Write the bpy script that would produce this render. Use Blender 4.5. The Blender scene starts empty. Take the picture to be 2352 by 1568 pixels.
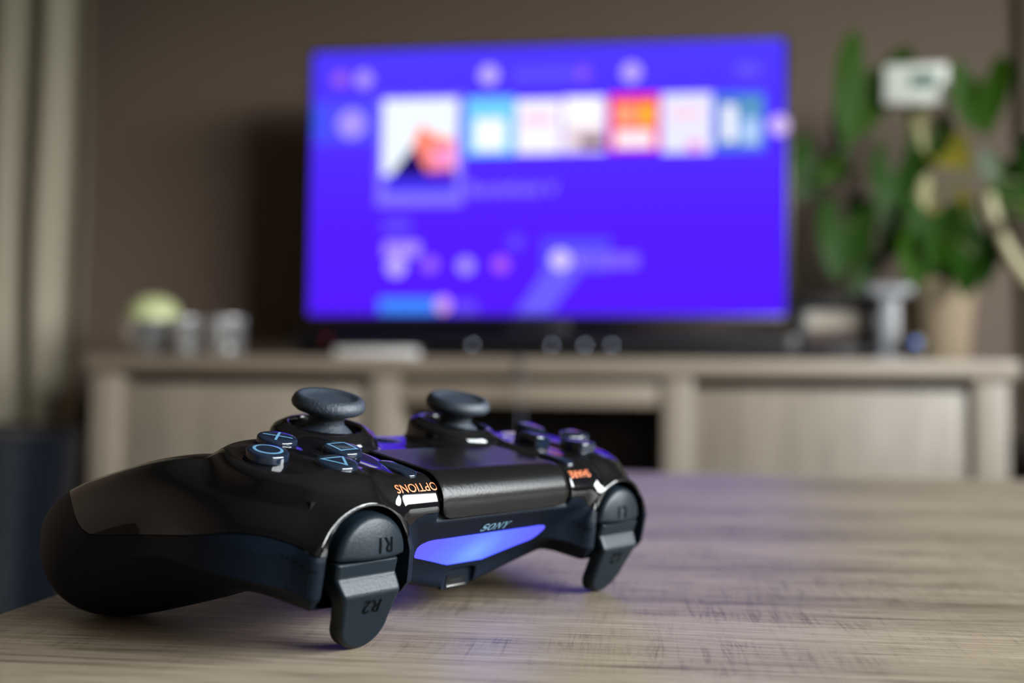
import bpy, bmesh, math, random
import numpy as np
from mathutils import Vector, Matrix

sc = bpy.context.scene
col = sc.collection
random.seed(7)
rng = np.random.default_rng(7)

# ------------------------------------------------------------------ camera
cam_d = bpy.data.cameras.new('camera')
cam = bpy.data.objects.new('camera', cam_d)
col.objects.link(cam)
C_LOC = Vector((0.068023, -0.285081, 0.505129))
C_FW = Vector((-0.122265, 0.991159, 0.051523)); C_R = Vector((0.992487, 0.121862, 0.010905)); C_U = Vector((-0.004530, -0.052469, 0.998612))
cam.matrix_world = Matrix(((C_R.x, C_U.x, -C_FW.x, C_LOC.x),
                           (C_R.y, C_U.y, -C_FW.y, C_LOC.y),
                           (C_R.z, C_U.z, -C_FW.z, C_LOC.z),
                           (0, 0, 0, 1)))
cam_d.sensor_width = 36.0
cam_d.lens = 37.1005
cam_d.clip_start = 0.01
cam_d.clip_end = 50
cam_d.dof.use_dof = True
cam_d.dof.focus_distance = 0.243
cam_d.dof.aperture_fstop = 6.9
sc.camera = cam

# ------------------------------------------------------------------ world: overcast daylight sky
world = bpy.data.worlds.new('daylight')
sc.world = world
world.use_nodes = True
wn = world.node_tree
wn.nodes.clear()
w_out = wn.nodes.new('ShaderNodeOutputWorld')
w_bg = wn.nodes.new('ShaderNodeBackground')
w_bg.inputs['Strength'].default_value = 45.0
w_tc = wn.nodes.new('ShaderNodeTexCoord')
w_sep = wn.nodes.new('ShaderNodeSeparateXYZ')
w_ramp = wn.nodes.new('ShaderNodeValToRGB')
w_map = wn.nodes.new('ShaderNodeMath'); w_map.operation = 'MULTIPLY_ADD'
w_map.inputs[1].default_value = 0.5; w_map.inputs[2].default_value = 0.5
wn.links.new(w_tc.outputs['Generated'], w_sep.inputs[0])
wn.links.new(w_sep.outputs['Z'], w_map.inputs[0])
wn.links.new(w_map.outputs[0], w_ramp.inputs[0])
el = w_ramp.color_ramp.elements
el[0].position = 0.0; el[0].color = (0.035, 0.042, 0.035, 1)
el[1].position = 0.515; el[1].color = (0.07, 0.09, 0.07, 1)
e = w_ramp.color_ramp.elements.new(0.535); e.color = (1.0, 0.97, 0.93, 1)
e = w_ramp.color_ramp.elements.new(1.0); e.color = (0.72, 0.84, 1.0, 1)
wn.links.new(w_ramp.outputs[0], w_bg.inputs['Color'])
wn.links.new(w_bg.outputs[0], w_out.inputs['Surface'])

# exposure
sc.view_settings.view_transform = 'Standard'
sc.view_settings.look = 'None'
sc.view_settings.exposure = 0.0
sc.view_settings.gamma = 1.0
sc.view_settings.use_curve_mapping = False
sc.cycles.use_denoising = True
sc.cycles.max_bounces = 8
sc.cycles.caustics_reflective = False
sc.cycles.caustics_refractive = False
sc.cycles.sample_clamp_indirect = 6.0

# ------------------------------------------------------------------ room size (metres)
ROOM_X0, ROOM_X1 = -2.10, 2.60
ROOM_Y0, ROOM_Y1 = -2.60, 2.75
ROOM_H = 2.50
TABLE_Z = 0.45
# window opening in the right wall
WIN_Y0, WIN_Y1, WIN_Z0, WIN_Z1 = -2.10, 1.10, 0.88, 2.44

# portal that guides daylight sampling through the window opening
def portal(loc, rot, sx, sy):
    pl = bpy.data.lights.new('window_right_offscreen', 'AREA')
    pl.shape = 'RECTANGLE'
    pl.size = sx
    pl.size_y = sy
    pl.cycles.is_portal = True
    plo = bpy.data.objects.new('window_right_offscreen', pl)
    plo.location = loc
    plo.rotation_euler = rot
    col.objects.link(plo)
portal((ROOM_X1 + 0.10, (WIN_Y0 + WIN_Y1) / 2, (WIN_Z0 + WIN_Z1) / 2), (0, math.pi / 2, 0), WIN_Z1 - WIN_Z0, WIN_Y1 - WIN_Y0)

# ------------------------------------------------------------------ helpers
def tag(o, label=None, cat=None, group=None, kind=None):
    if label: o['label'] = label
    if cat: o['category'] = cat
    if group: o['group'] = group
    if kind: o['kind'] = kind
    return o

def empty(name, loc=(0, 0, 0), rz=0.0):
    o = bpy.data.objects.new(name, None)
    o.empty_display_size = 0.05
    o.location = loc
    o.rotation_euler = (0, 0, rz)
    col.objects.link(o)
    return o

def mesh_obj(name, verts, faces, mat, parent=None, smooth=True, sharp=None, normals=None):
    me = bpy.data.meshes.new(name)
    me.from_pydata([tuple(map(float, v)) for v in verts], [], [tuple(map(int, f)) for f in faces])
    me.update()
    if mat is not None:
        me.materials.append(mat)
    if smooth:
        me.shade_smooth()
        if sharp is not None:
            me.set_sharp_from_angle(angle=math.radians(sharp))
    if normals is not None:
        me.normals_split_custom_set_from_vertices([tuple(map(float, n)) for n in normals])
    o = bpy.data.objects.new(name, me)
    col.objects.link(o)
    if parent is not None:
        o.parent = parent
    return o

def bm_obj(name, bm, mat, parent=None, smooth=True, sharp=35):
    me = bpy.data.meshes.new(name)
    bm.normal_update()
    bm.to_mesh(me)
    bm.free()
    if mat is not None:
        me.materials.append(mat)
    if smooth:
        me.shade_smooth()
        me.set_sharp_from_angle(angle=math.radians(sharp))
    o = bpy.data.objects.new(name, me)
    col.objects.link(o)
    if parent is not None:
        o.parent = parent
    return o

def box_bm(bm, x0, x1, y0, y1, z0, z1, bev=0.0, seg=2):
    r = bmesh.ops.create_cube(bm, size=1.0)
    vs = r['verts']
    for v in vs:
        v.co.x = x0 + (v.co.x + .5) * (x1 - x0)
        v.co.y = y0 + (v.co.y + .5) * (y1 - y0)
        v.co.z = z0 + (v.co.z + .5) * (z1 - z0)
    if bev > 0:
        es = {e for v in vs for e in v.link_edges}
        bmesh.ops.bevel(bm, geom=list(es), offset=bev, segments=seg, affect='EDGES', profile=0.5)
    return bm

def box(name, x0, x1, y0, y1, z0, z1, mat, parent=None, bev=0.0, seg=2):
    return bm_obj(name, box_bm(bmesh.new(), x0, x1, y0, y1, z0, z1, bev, seg), mat, parent)

def lathe_data(prof, n=48, center=(0, 0, 0)):
    """prof: list of (r, z); closed to the axis when r == 0."""
    V, F, rings = [], [], []
    cx, cy, cz = center
    for r, z in prof:
        if r < 1e-9:
            rings.append([len(V)]); V.append((cx, cy, cz + z))
        else:
            rings.append(list(range(len(V), len(V) + n)))
            for k in range(n):
                a = 2 * math.pi * k / n
                V.append((cx + r * math.cos(a), cy + r * math.sin(a), cz + z))
    for A, B in zip(rings[:-1], rings[1:]):
        for k in range(n):
            k2 = (k + 1) % n
            if len(A) == 1 and len(B) == 1: continue
            if len(A) == 1: F.append((A[0], B[k2], B[k]))
            elif len(B) == 1: F.append((A[k], A[k2], B[0]))
            else: F.append((A[k], A[k2], B[k2], B[k]))
    return V, F

def lathe(name, prof, mat, parent=None, n=48, center=(0, 0, 0), sharp=40):
    V, F = lathe_data(prof, n, center)
    F = [f[::-1] for f in F]
    o = mesh_obj(name, V, F, mat, parent, True, sharp)
    return o

def tube_data(pts, rad, n=10):
    pts = [Vector(p) for p in pts]
    V, F = [], []
    up = Vector((0, 0, 1))
    prev = None
    for i, p in enumerate(pts):
        t = (pts[min(i + 1, len(pts) - 1)] - pts[max(i - 1, 0)]).normalized()
        a = t.cross(up) if prev is None else prev - t * prev.dot(t)
        if a.length < 1e-4: a = t.cross(Vector((1, 0, 0)))
        a.normalize(); prev = a
        b = t.cross(a)
        r = rad[i] if isinstance(rad, (list, tuple)) else rad
        for k in range(n):
            th = 2 * math.pi * k / n
            V.append(p + (a * math.cos(th) + b * math.sin(th)) * r)
    for i in range(len(pts) - 1):
        for k in range(n):
            k2 = (k + 1) % n
            F.append((i * n + k, i * n + k2, (i + 1) * n + k2, (i + 1) * n + k))
    F.append(tuple(range(n))[::-1])
    F.append(tuple((len(pts) - 1) * n + k for k in range(n)))
    return V, F

def bez(p0, p1, p2, n=14):
    p0, p1, p2 = Vector(p0), Vector(p1), Vector(p2)
    return [p0 * (1 - t) ** 2 + p1 * 2 * t * (1 - t) + p2 * t * t for t in [i / (n - 1) for i in range(n)]]

# ------------------------------------------------------------------ materials
def new_mat(name):
    m = bpy.data.materials.new(name)
    m.use_nodes = True
    nt = m.node_tree
    b = nt.nodes['Principled BSDF']
    return m, nt, b

def simple(name, c, rough=0.5, metal=0.0, spec=0.5, coat=0.0, noise=0.0, nscale=40.0, bump=0.0):
    m, nt, b = new_mat(name)
    b.inputs['Base Color'].default_value = (*c, 1)
    b.inputs['Roughness'].default_value = rough
    b.inputs['Metallic'].default_value = metal
    b.inputs['Specular IOR Level'].default_value = spec
    if coat:
        b.inputs['Coat Weight'].default_value = coat
        b.inputs['Coat Roughness'].default_value = 0.03
    if noise or bump:
        tc = nt.nodes.new('ShaderNodeTexCoord')
        n = nt.nodes.new('ShaderNodeTexNoise')
        n.inputs['Scale'].default_value = nscale
        n.inputs['Detail'].default_value = 4
        nt.links.new(tc.outputs['Object'], n.inputs['Vector'])
        if noise:
            mx = nt.nodes.new('ShaderNodeMix'); mx.data_type = 'RGBA'
            mx.inputs['A'].default_value = (*[v * (1 - noise) for v in c], 1)
            mx.inputs['B'].default_value = (*[min(1, v * (1 + noise)) for v in c], 1)
            nt.links.new(n.outputs['Fac'], mx.inputs['Factor'])
            nt.links.new(mx.outputs['Result'], b.inputs['Base Color'])
        if bump:
            bp = nt.nodes.new('ShaderNodeBump')
            bp.inputs['Strength'].default_value = bump
            bp.inputs['Distance'].default_value = 0.0004
            nt.links.new(n.outputs['Fac'], bp.inputs['Height'])
            nt.links.new(bp.outputs['Normal'], b.inputs['Normal'])
    return m

def emit(name, c, s=1.0):
    m = bpy.data.materials.new(name)
    m.use_nodes = True
    nt = m.node_tree
    nt.nodes.clear()
    o = nt.nodes.new('ShaderNodeOutputMaterial')
    e = nt.nodes.new('ShaderNodeEmission')
    e.inputs['Color'].default_value = (*c, 1)
    e.inputs['Strength'].default_value = s
    nt.links.new(e.outputs[0], o.inputs['Surface'])
    return m

def wood(name, dark, mid, light, along='X', rough=0.42, fine=1.0, saw=0.0, bump=0.25, coarse=1.0, contrast=0.2):
    """grey oak: streaky grain along one axis, some cross saw marks."""
    m, nt, b = new_mat(name)
    N, L = nt.nodes.new, nt.links.new
    tc = N('ShaderNodeTexCoord')
    def mapped(sx, sy, sz):
        mp = N('ShaderNodeMapping')
        mp.inputs['Scale'].default_value = (sx, sy, sz)
        L(tc.outputs['Object'], mp.inputs['Vector'])
        return mp.outputs['Vector']
    def noise(vec, detail=6, rough_=0.6, dist=0.0):
        n = N('ShaderNodeTexNoise')
        n.inputs['Scale'].default_value = 1.0
        n.inputs['Detail'].default_value = detail
        n.inputs['Roughness'].default_value = rough_
        n.inputs['Distortion'].default_value = dist
        L(vec, n.inputs['Vector'])
        return n.outputs['Fac']
    k = {'X': (0, 1, 2), 'Y': (1, 0, 2), 'Z': (2, 0, 1)}[along]
    def ax(a, c):
        s = [0, 0, 0]
        s[k[0]] = a; s[k[1]] = c; s[k[2]] = c
        return s
    broad = noise(mapped(*ax(3.0 * coarse, 26 * coarse)), 5, 0.6, 0.8)
    grain = noise(mapped(*ax(28 * fine, 700 * fine)), 6, 0.75, 0.5)
    ramp = N('ShaderNodeValToRGB')
    r = ramp.color_ramp
    r.elements[0].position = 0.5 - contrast; r.elements[0].color = (*dark, 1)
    r.elements[1].position = 0.5 + contrast; r.elements[1].color = (*light, 1)
    q = r.elements.new(0.5); q.color = (*mid, 1)
    mix = N('ShaderNodeMath'); mix.operation = 'MULTIPLY_ADD'
    L(grain, mix.inputs[0]); mix.inputs[1].default_value = 0.62
    sc_ = N('ShaderNodeMath'); sc_.operation = 'MULTIPLY'
    L(broad, sc_.inputs[0]); sc_.inputs[1].default_value = 0.38
    L(sc_.outputs[0], mix.inputs[2])
    fac = mix.outputs[0]
    if saw > 0:
        cross = noise(mapped(*ax(420, 30)), 5, 0.7, 1.5)
        spots = noise(mapped(*ax(20, 26)), 3, 0.6)
        def over(v, lo_, hi_):
            r_ = N('ShaderNodeMapRange')
            r_.inputs['From Min'].default_value = lo_; r_.inputs['From Max'].default_value = hi_
            L(v, r_.inputs['Value'])
            return r_.outputs[0]
        def less(v, w_, amt):
            t = N('ShaderNodeMath'); t.operation = 'MULTIPLY_ADD'
            L(w_, t.inputs[0]); t.inputs[1].default_value = -amt; L(v, t.inputs[2])
            return t.outputs[0]
        t = N('ShaderNodeMath'); t.operation = 'MULTIPLY'
        L(over(cross, 0.48, 0.70), t.inputs[0]); L(over(spots, 0.38, 0.66), t.inputs[1])
        fac = less(fac, t.outputs[0], saw * 0.16)
        streak = noise(mapped(*ax(11, 420)), 4, 0.6, 0.8)
        patch = noise(mapped(*ax(5, 18)), 3, 0.5, 0.5)
        t = N('ShaderNodeMath'); t.operation = 'MULTIPLY'
        L(over(streak, 0.52, 0.68), t.inputs[0]); L(over(patch, 0.42, 0.62), t.inputs[1])
        fac = less(fac, t.outputs[0], saw * 0.26)
    L(fac, ramp.inputs[0])
    L(ramp.outputs[0], b.inputs['Base Color'])
    rr = N('ShaderNodeMapRange')
    rr.inputs['To Min'].default_value = rough + 0.12
    rr.inputs['To Max'].default_value = rough - 0.08
    L(fac, rr.inputs['Value'])
    L(rr.outputs[0], b.inputs['Roughness'])
    bp = N('ShaderNodeBump')
    bp.inputs['Strength'].default_value = bump
    bp.inputs['Distance'].default_value = 0.0003
    L(fac, bp.inputs['Height'])
    L(bp.outputs['Normal'], b.inputs['Normal'])
    return m

M = {}
M['gloss'] = simple('gloss_black_plastic', (0.0035, 0.0035, 0.0042), 0.06, spec=0.5)
M['button'] = simple('smoked_clear_plastic', (0.006, 0.011, 0.022), 0.10, spec=0.55)
M['dark'] = simple('dark_recess', (0.002, 0.002, 0.0025), 0.55, spec=0.15)
M['rubber'] = simple('stick_rubber', (0.018, 0.025, 0.036), 0.5, spec=0.4, bump=0.6, nscale=1500)
M['trigger'] = simple('trigger_plastic', (0.005, 0.0095, 0.014), 0.36, spec=0.20, bump=0.2, nscale=1800)
M['engraved'] = simple('engraved_letter', (0.0015, 0.002, 0.0025), 0.8, spec=0.03)
M['symbol'] = simple('printed_blue_grey', (0.085, 0.20, 0.31), 0.35)
M['orange'] = simple('printed_orange', (0.55, 0.15, 0.055), 0.4)
M['logo'] = simple('printed_slate', (0.17, 0.32, 0.44), 0.4)
M['metal'] = simple('port_steel', (0.75, 0.74, 0.70), 0.22, 1.0)
M['glow'] = None

def shell_mat():
    m, nt, b = new_mat('matte_shell_plastic')
    N, L = nt.nodes.new, nt.links.new
    b.inputs['Base Color'].default_value = (0.0028, 0.0056, 0.0110, 1)
    b.inputs['Roughness'].default_value = 0.46
    b.inputs['Specular IOR Level'].default_value = 0.11
    tc = N('ShaderNodeTexCoord')
    v = N('ShaderNodeTexVoronoi'); v.inputs['Scale'].default_value = 1900
    v.inputs['Randomness'].default_value = 0.15
    L(tc.outputs['Object'], v.inputs['Vector'])
    bp = N('ShaderNodeBump'); bp.inputs['Strength'].default_value = 0.25; bp.inputs['Distance'].default_value = 0.0002
    L(v.outputs['Distance'], bp.inputs['Height'])
    L(bp.outputs['Normal'], b.inputs['Normal'])
    return m
M['shell'] = shell_mat()

def pad_mat():
    m, nt, b = new_mat('touchpad_satin_black')
    N, L = nt.nodes.new, nt.links.new
    b.inputs['Roughness'].default_value = 0.25
    b.inputs['Specular IOR Level'].default_value = 0.18
    b.inputs['Base Color'].default_value = (0.005, 0.0046, 0.0046, 1)
    tc = N('ShaderNodeTexCoord')
    mp = N('ShaderNodeMapping'); mp.inputs['Scale'].default_value = (900, 900, 900)
    L(tc.outputs['Object'], mp.inputs['Vector'])
    n = N('ShaderNodeTexNoise'); n.inputs['Scale'].default_value = 1.6; n.inputs['Detail'].default_value = 3
    L(mp.outputs[0], n.inputs['Vector'])
    bp = N('ShaderNodeBump'); bp.inputs['Strength'].default_value = 0.18; bp.inputs['Distance'].default_value = 0.0002
    L(n.outputs['Fac'], bp.inputs['Height'])
    L(bp.outputs['Normal'], b.inputs['Normal'])
    return m
M['pad'] = pad_mat()
M['pad_dot'] = simple('touchpad_dot', (0.004, 0.004, 0.005), 0.45)

M['table'] = wood('grey_oak_tabletop', (0.115, 0.086, 0.058), (0.31, 0.245, 0.172), (0.47, 0.385, 0.28), 'X', 0.38, 1.3, saw=0.8, bump=0.5, contrast=0.125)
M['oak'] = wood('grey_oak_horizontal', (0.125, 0.094, 0.067), (0.21, 0.165, 0.122), (0.285, 0.232, 0.176), 'X', 0.5, 0.5)
M['oak_v'] = wood('grey_oak_vertical', (0.12, 0.095, 0.070), (0.22, 0.182, 0.142), (0.33, 0.28, 0.225), 'Z', 0.5, 0.35)
M['oak_edge'] = wood('grey_oak_edge', (0.15, 0.12, 0.09), (0.24, 0.20, 0.155), (0.32, 0.27, 0.21), 'Z', 0.5, 0.5)
M['wall'] = simple('brown_wall_paint', (0.115, 0.080, 0.060), 0.8, noise=0.06, nscale=3)
M['white_wall'] = simple('white_wall_paint', (0.62, 0.58, 0.52), 0.8, noise=0.03, nscale=3)
M['floor'] = wood('dark_floor_boards', (0.03, 0.022, 0.016), (0.06, 0.045, 0.034), (0.09, 0.07, 0.05), 'Y', 0.4, 0.3)
M['frame_white'] = simple('window_frame_white', (0.7, 0.7, 0.68), 0.4)
M['black'] = simple('black_plastic', (0.006, 0.006, 0.007), 0.35)
M['black_gloss'] = simple('black_gloss_plastic', (0.004, 0.004, 0.006), 0.16)

# ================================================================== GAME CONTROLLER
# Modelled in its own axes (x to its right hand, y towards the light bar, z up), unit 0.9 mm.
US = 0.0009
CB = np.array([0.0, 8.49, -47.15])          # point of the table under the controller
ctrl = empty('game_controller')
tag(ctrl, 'glossy black wireless game controller with glowing blue light bar on the table', 'controller')
ctrl.matrix_world = Matrix(((-0.537976, 0.829617, 0.149392, 0.0),
                            (-0.842960, -0.529461, -0.095342, 0.0),
                            (0.0, -0.177223, 0.984171, TABLE_Z),
                            (0, 0, 0, 1)))

def cobj(name, V, F, mat, parent=None, sharp=None, normals=None, smooth=True):
    V = (np.asarray(V, float) - CB) * US
    return mesh_obj(name, V, F, mat, parent if parent is not None else ctrl, smooth, sharp, normals)

# ---- signed distance helpers
def iround(a, b, r):      # rounded intersection
    u = np.maximum(r + a, 0); v = np.maximum(r + b, 0)
    return np.minimum(-r, np.maximum(a, b)) + np.sqrt(u * u + v * v)
def usm(a, b, k):         # smooth union
    h = np.maximum(k - np.abs(a - b), 0) / k
    return np.minimum(a, b) - h * h * k * 0.25
def dsm(a, b, k):         # smooth difference a - b
    h = np.maximum(k - np.abs(a + b), 0) / k
    return np.maximum(a, -b) + h * h * k * 0.25
def spline(xs, ys):
    xs = np.array(xs, float); ys = np.array(ys, float)
    o = np.argsort(xs); xs, ys = xs[o], ys[o]
    n = len(xs); h = np.diff(xs)
    A = np.zeros((n, n)); r = np.zeros(n)
    A[0, 0] = A[-1, -1] = 1
    for i in range(1, n - 1):
        A[i, i - 1] = h[i - 1]; A[i, i] = 2 * (h[i - 1] + h[i]); A[i, i + 1] = h[i]
        r[i] = 6 * ((ys[i + 1] - ys[i]) / h[i] - (ys[i] - ys[i - 1]) / h[i - 1])
    m = np.linalg.solve(A, r)
    def f(q):
        q = np.clip(q, xs[0], xs[-1])
        i = np.clip(np.searchsorted(xs, q) - 1, 0, n - 2)
        t = q - xs[i]; hi = h[i]
        a = ys[i]; b = (ys[i + 1] - ys[i]) / hi - hi * (2 * m[i] + m[i + 1]) / 6
        return a + t * (b + t * (m[i] / 2 + t * (m[i + 1] - m[i]) / (6 * hi)))
    return f

GY = [46, 38, 25, 10, -5, -20, -35, -50]
g_top = spline(GY, [-8.0, -5.5, -3.0, -1.0, -3.8, -10.2, -16.8, -21.5])
g_bot = spline(GY, [-25.5, -26, -29.5, -37.5, -45.0, -51.6, -54.9, -55.7])
g_out = spline(GY, [68.5, 72.5, 77.5, 81.5, 84.3, 86.0, 86.2, 86.0])
g_in = spline(GY, [40, 40, 40, 42, 46, 51, 55, 58])

def grip(x, y, z):
    t, bo, o, i = g_top(y), g_bot(y), g_out(y), g_in(y)
    cx, a = (o + i) / 2, (o - i) / 2
    cz, b = (t + bo) / 2, (t - bo) / 2
    # the top rolls towards the outside: keep the ridge outwards
    u = (x - cx - 0.12 * (z - cz)) / a
    v = (z - cz) / b
    e = np.clip((-28 - y) / 26.5, 0, None)
    e2 = np.clip((y - 30) / 19.0, 0, None)
    n = 2.45
    q = (np.abs(u) ** n + np.abs(v) ** n + e ** 2.1 + e2 ** 4) ** (1 / n)
    return (q - 1) * np.minimum(a, b) * 0.9

FN = (0.798, -0.603)
def core(x, y, z):
    top = z - 0.6 + 0.085 * np.clip(17.5 - y, 0, None)
    d = iround(top, y - 49.5, 9.0)
    fr = (y - 48.5) * FN[0] + (z + 11) * FN[1]
    fr = usm(fr, (y - 34.9), 3.0)
    d = iround(d, fr, 1.6)
    bot = (-38.0 + 0.235 * np.sqrt(x * x + 16) + 0.12 * np.clip(20 - y, 0, None) - z)
    d = iround(d, bot, 3.0)
    d = iround(d, x - 46.0, 4.0)
    d = iround(d, -y - 15.0, 5.0)
    return d

def lobe(x, y, z):
    r = np.sqrt((x - 52) ** 2 + (y - 22.5) ** 2)
    side = (r - 21.0 - 0.36 * (1.2 - z)) * 0.94
    return np.maximum(iround(side, z - 1.2 + 0.04 * (y - 22.5) + 0.015 * (x - 52), 2.0), -22 - z)

def hood(x, y, z):
    zz = z - 0.36 * np.clip(50.2 - y, 0, 13)
    q = np.sqrt(((x - 53.5) / 15.1) ** 2 + (np.maximum(zz + 18, 0) / 14.6) ** 2)
    d = (q - 1) * 14.6
    d = np.where(zz < -18, np.abs(x - 53.5) - 14.85, d) * 0.95
    d = iround(d, y - 50.2, 0.4)
    d = iround(d, -28.5 - z, 4.0)
    return np.maximum(d, 14 - y)

def collar(x, y, z):
    r = np.sqrt((x - 27.2) ** 2 + y ** 2)
    zt = z + 0.06 * ((x - 27.2) * 0.65 + y * 0.76)
    cone = (zt - 5.3 + (r - 11.0) * 0.62) * 0.85
    d = iround(r - 15.3, cone, 1.2)
    return np.maximum(iround(d, zt - 5.3, 0.8), -20 - z)

# opening for the shoulder buttons
def arch(x, z, cx=53.4, cz=-17.0, a=13.5, b=12.9):
    q = np.sqrt(((x - cx) / a) ** 2 + (np.maximum(z - cz, 0) / b) ** 2)
    d = (q - 1) * a
    return np.where(z < cz, np.abs(x - cx) - a, d)

def pad_profile(s):
    """touchpad section: s = arc length from the rear edge -> y, z, normal angle"""
    y0, yc, R = 18.0, 40.6, 8.6
    zc = 1.15 - R
    s = np.asarray(s, float)
    L1 = yc - y0
    L2 = L1 + R * math.pi / 2
    th = np.clip((s - L1) / R, 0, math.pi / 2)
    y = np.where(s < L1, y0 + s, yc + R * np.sin(th))
    z = np.where(s < L1, 1.15, zc + R * np.cos(th)) - np.clip(s - L2, 0, None)
    return y, z, th
PAD_S = 22.6 + 8.6 * math.pi / 2 + 2.5

def pad_slot(x, y, z):
    d = iround(iround(z - 9, y - 60, 1.0), np.abs(x) - 28.2, 2.0)
    inner = iround(z + 1.0, y - 47.6, 7.2)          # floor of the recess
    d = np.maximum(d, -inner)
    d = np.maximum(d, 16.8 - y)
    # lower rounded end of the recess
    d = iround(d, -11.6 - z, 2.4)
    return d

def body(P):
    x = np.abs(P[:, 0]); y = P[:, 1]; z = P[:, 2]
    d = core(x, y, z)
    lo = usm(lobe(x, y, z), hood(x, y, z), 5.0)
    kk = 3.0 + 7.0 * np.clip((-6 - z) / 10, 0, 1)
    d = usm(d, usm(grip(x, y, z), lo, kk), 3.0)
    d = usm(d, collar(x, y, z), 1.8)
    d = dsm(d, pad_slot(x, y, z), 0.9)
    # stick wells
    r = np.sqrt((x - 27.2) ** 2 + y ** 2)
    d = dsm(d, np.maximum(r - 10.2, -2.5 - z), 1.6)
    # charging port recess
    pr = np.maximum(iround(np.abs(x) - 6.2, np.abs(z + 33.6) - 3.3, 1.5), 33.2 - y)
    d = dsm(d, pr, 0.7)
    return d

def sdf_mesh(f, lo, hi, h, iters=4, mirror=False):
    lo = np.array(lo, float); hi = np.array(hi, float)
    n = np.ceil((hi - lo) / h).astype(int) + 1
    ax = [lo[i] + h * np.arange(n[i]) for i in range(3)]
    G = np.empty(n, np.float32)
    YY, ZZ = np.meshgrid(ax[1], ax[2], indexing='ij')
    yz = np.stack([YY.ravel(), ZZ.ravel()], 1)
    step = 16
    for i in range(0, n[0], step):
        xs = ax[0][i:i + step]
        P = np.empty((len(xs) * len(yz), 3))
        P[:, 0] = np.repeat(xs, len(yz))
        P[:, 1:] = np.tile(yz, (len(xs), 1))
        G[i:i + step] = f(P).reshape(len(xs), n[1], n[2])
    S = G < 0
    c = n - 1
    cnt = np.zeros(c, np.int8)
    for dx in (0, 1):
        for dy in (0, 1):
            for dz in (0, 1):
                cnt += S[dx:dx + c[0], dy:dy + c[1], dz:dz + c[2]]
    act = (cnt > 0) & (cnt < 8)
    idx = np.full(c, -1, np.int64)
    I = np.argwhere(act)
    idx[act] = np.arange(len(I))
    acc = np.zeros((len(I), 3)); num = np.zeros(len(I))
    corners = [(0, 0, 0), (1, 0, 0), (0, 1, 0), (1, 1, 0), (0, 0, 1), (1, 0, 1), (0, 1, 1), (1, 1, 1)]
    for a in range(8):
        for b in range(a + 1, 8):
            A, B = np.array(corners[a]), np.array(corners[b])
            if np.abs(A - B).sum() != 1: continue
            va = G[I[:, 0] + A[0], I[:, 1] + A[1], I[:, 2] + A[2]].astype(float)
            vb = G[I[:, 0] + B[0], I[:, 1] + B[1], I[:, 2] + B[2]].astype(float)
            m = (va < 0) != (vb < 0)
            t = np.where(m, va / np.where(m, va - vb, 1), 0)
            acc += np.where(m[:, None], A + (B - A) * t[:, None], 0)
            num += m
    V = lo + (I + acc / num[:, None]) * h
    quads = []
    for axis in range(3):
        o1, o2 = (axis + 1) % 3, (axis + 2) % 3
        sl0 = [slice(None)] * 3; sl1 = [slice(None)] * 3
        sl0[axis] = slice(0, -1); sl1[axis] = slice(1, None)
        ch = S[tuple(sl0)] != S[tuple(sl1)]
        E = np.argwhere(ch)
        ok = (E[:, o1] > 0) & (E[:, o2] > 0) & (E[:, o1] < c[o1]) & (E[:, o2] < c[o2])
        E = E[ok]
        ins = S[tuple(E.T)]
        def cell(d1, d2):
            Q = E.copy(); Q[:, o1] -= d1; Q[:, o2] -= d2
            return idx[tuple(Q.T)]
        q = np.stack([cell(1, 1), cell(0, 1), cell(0, 0), cell(1, 0)], 1)
        q[~ins] = q[~ins][:, ::-1]
        quads.append(q)
    Q = np.concatenate(quads)
    Q = Q[(Q >= 0).all(1)]
    for it in range(iters):
        d, g = sdf_grad(f, V)
        st = np.clip(d / np.maximum((g * g).sum(1), 0.2), -h, h)
        V = V - st[:, None] * g * (0.9 if it else 0.7)
    # relax along the surface for even, clean shading
    for it in range(3):
        acc = np.zeros_like(V); num = np.zeros(len(V))
        for k in range(4):
            for j in (1, 3):
                np.add.at(acc, Q[:, k], V[Q[:, (k + j) % 4]])
                np.add.at(num, Q[:, k], 1)
        V = V + 0.5 * (acc / np.maximum(num, 1)[:, None] - V)
        d, g = sdf_grad(f, V)
        V = V - np.clip(d / np.maximum((g * g).sum(1), 0.2), -h, h)[:, None] * g
    d, g = sdf_grad(f, V)
    nn = g / np.maximum(np.linalg.norm(g, axis=1), 1e-6)[:, None]
    return V, Q, nn

def sdf_grad(f, V, e=0.12):
    k = np.array([[1, -1, -1], [-1, -1, 1], [-1, 1, -1], [1, 1, 1]], float)
    g = np.zeros_like(V); s = np.zeros(len(V))
    for kk in k:
        d = f(V + kk * e)
        g += d[:, None] * kk
        s += d
    return s / 4, g / (4 * e)

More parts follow.
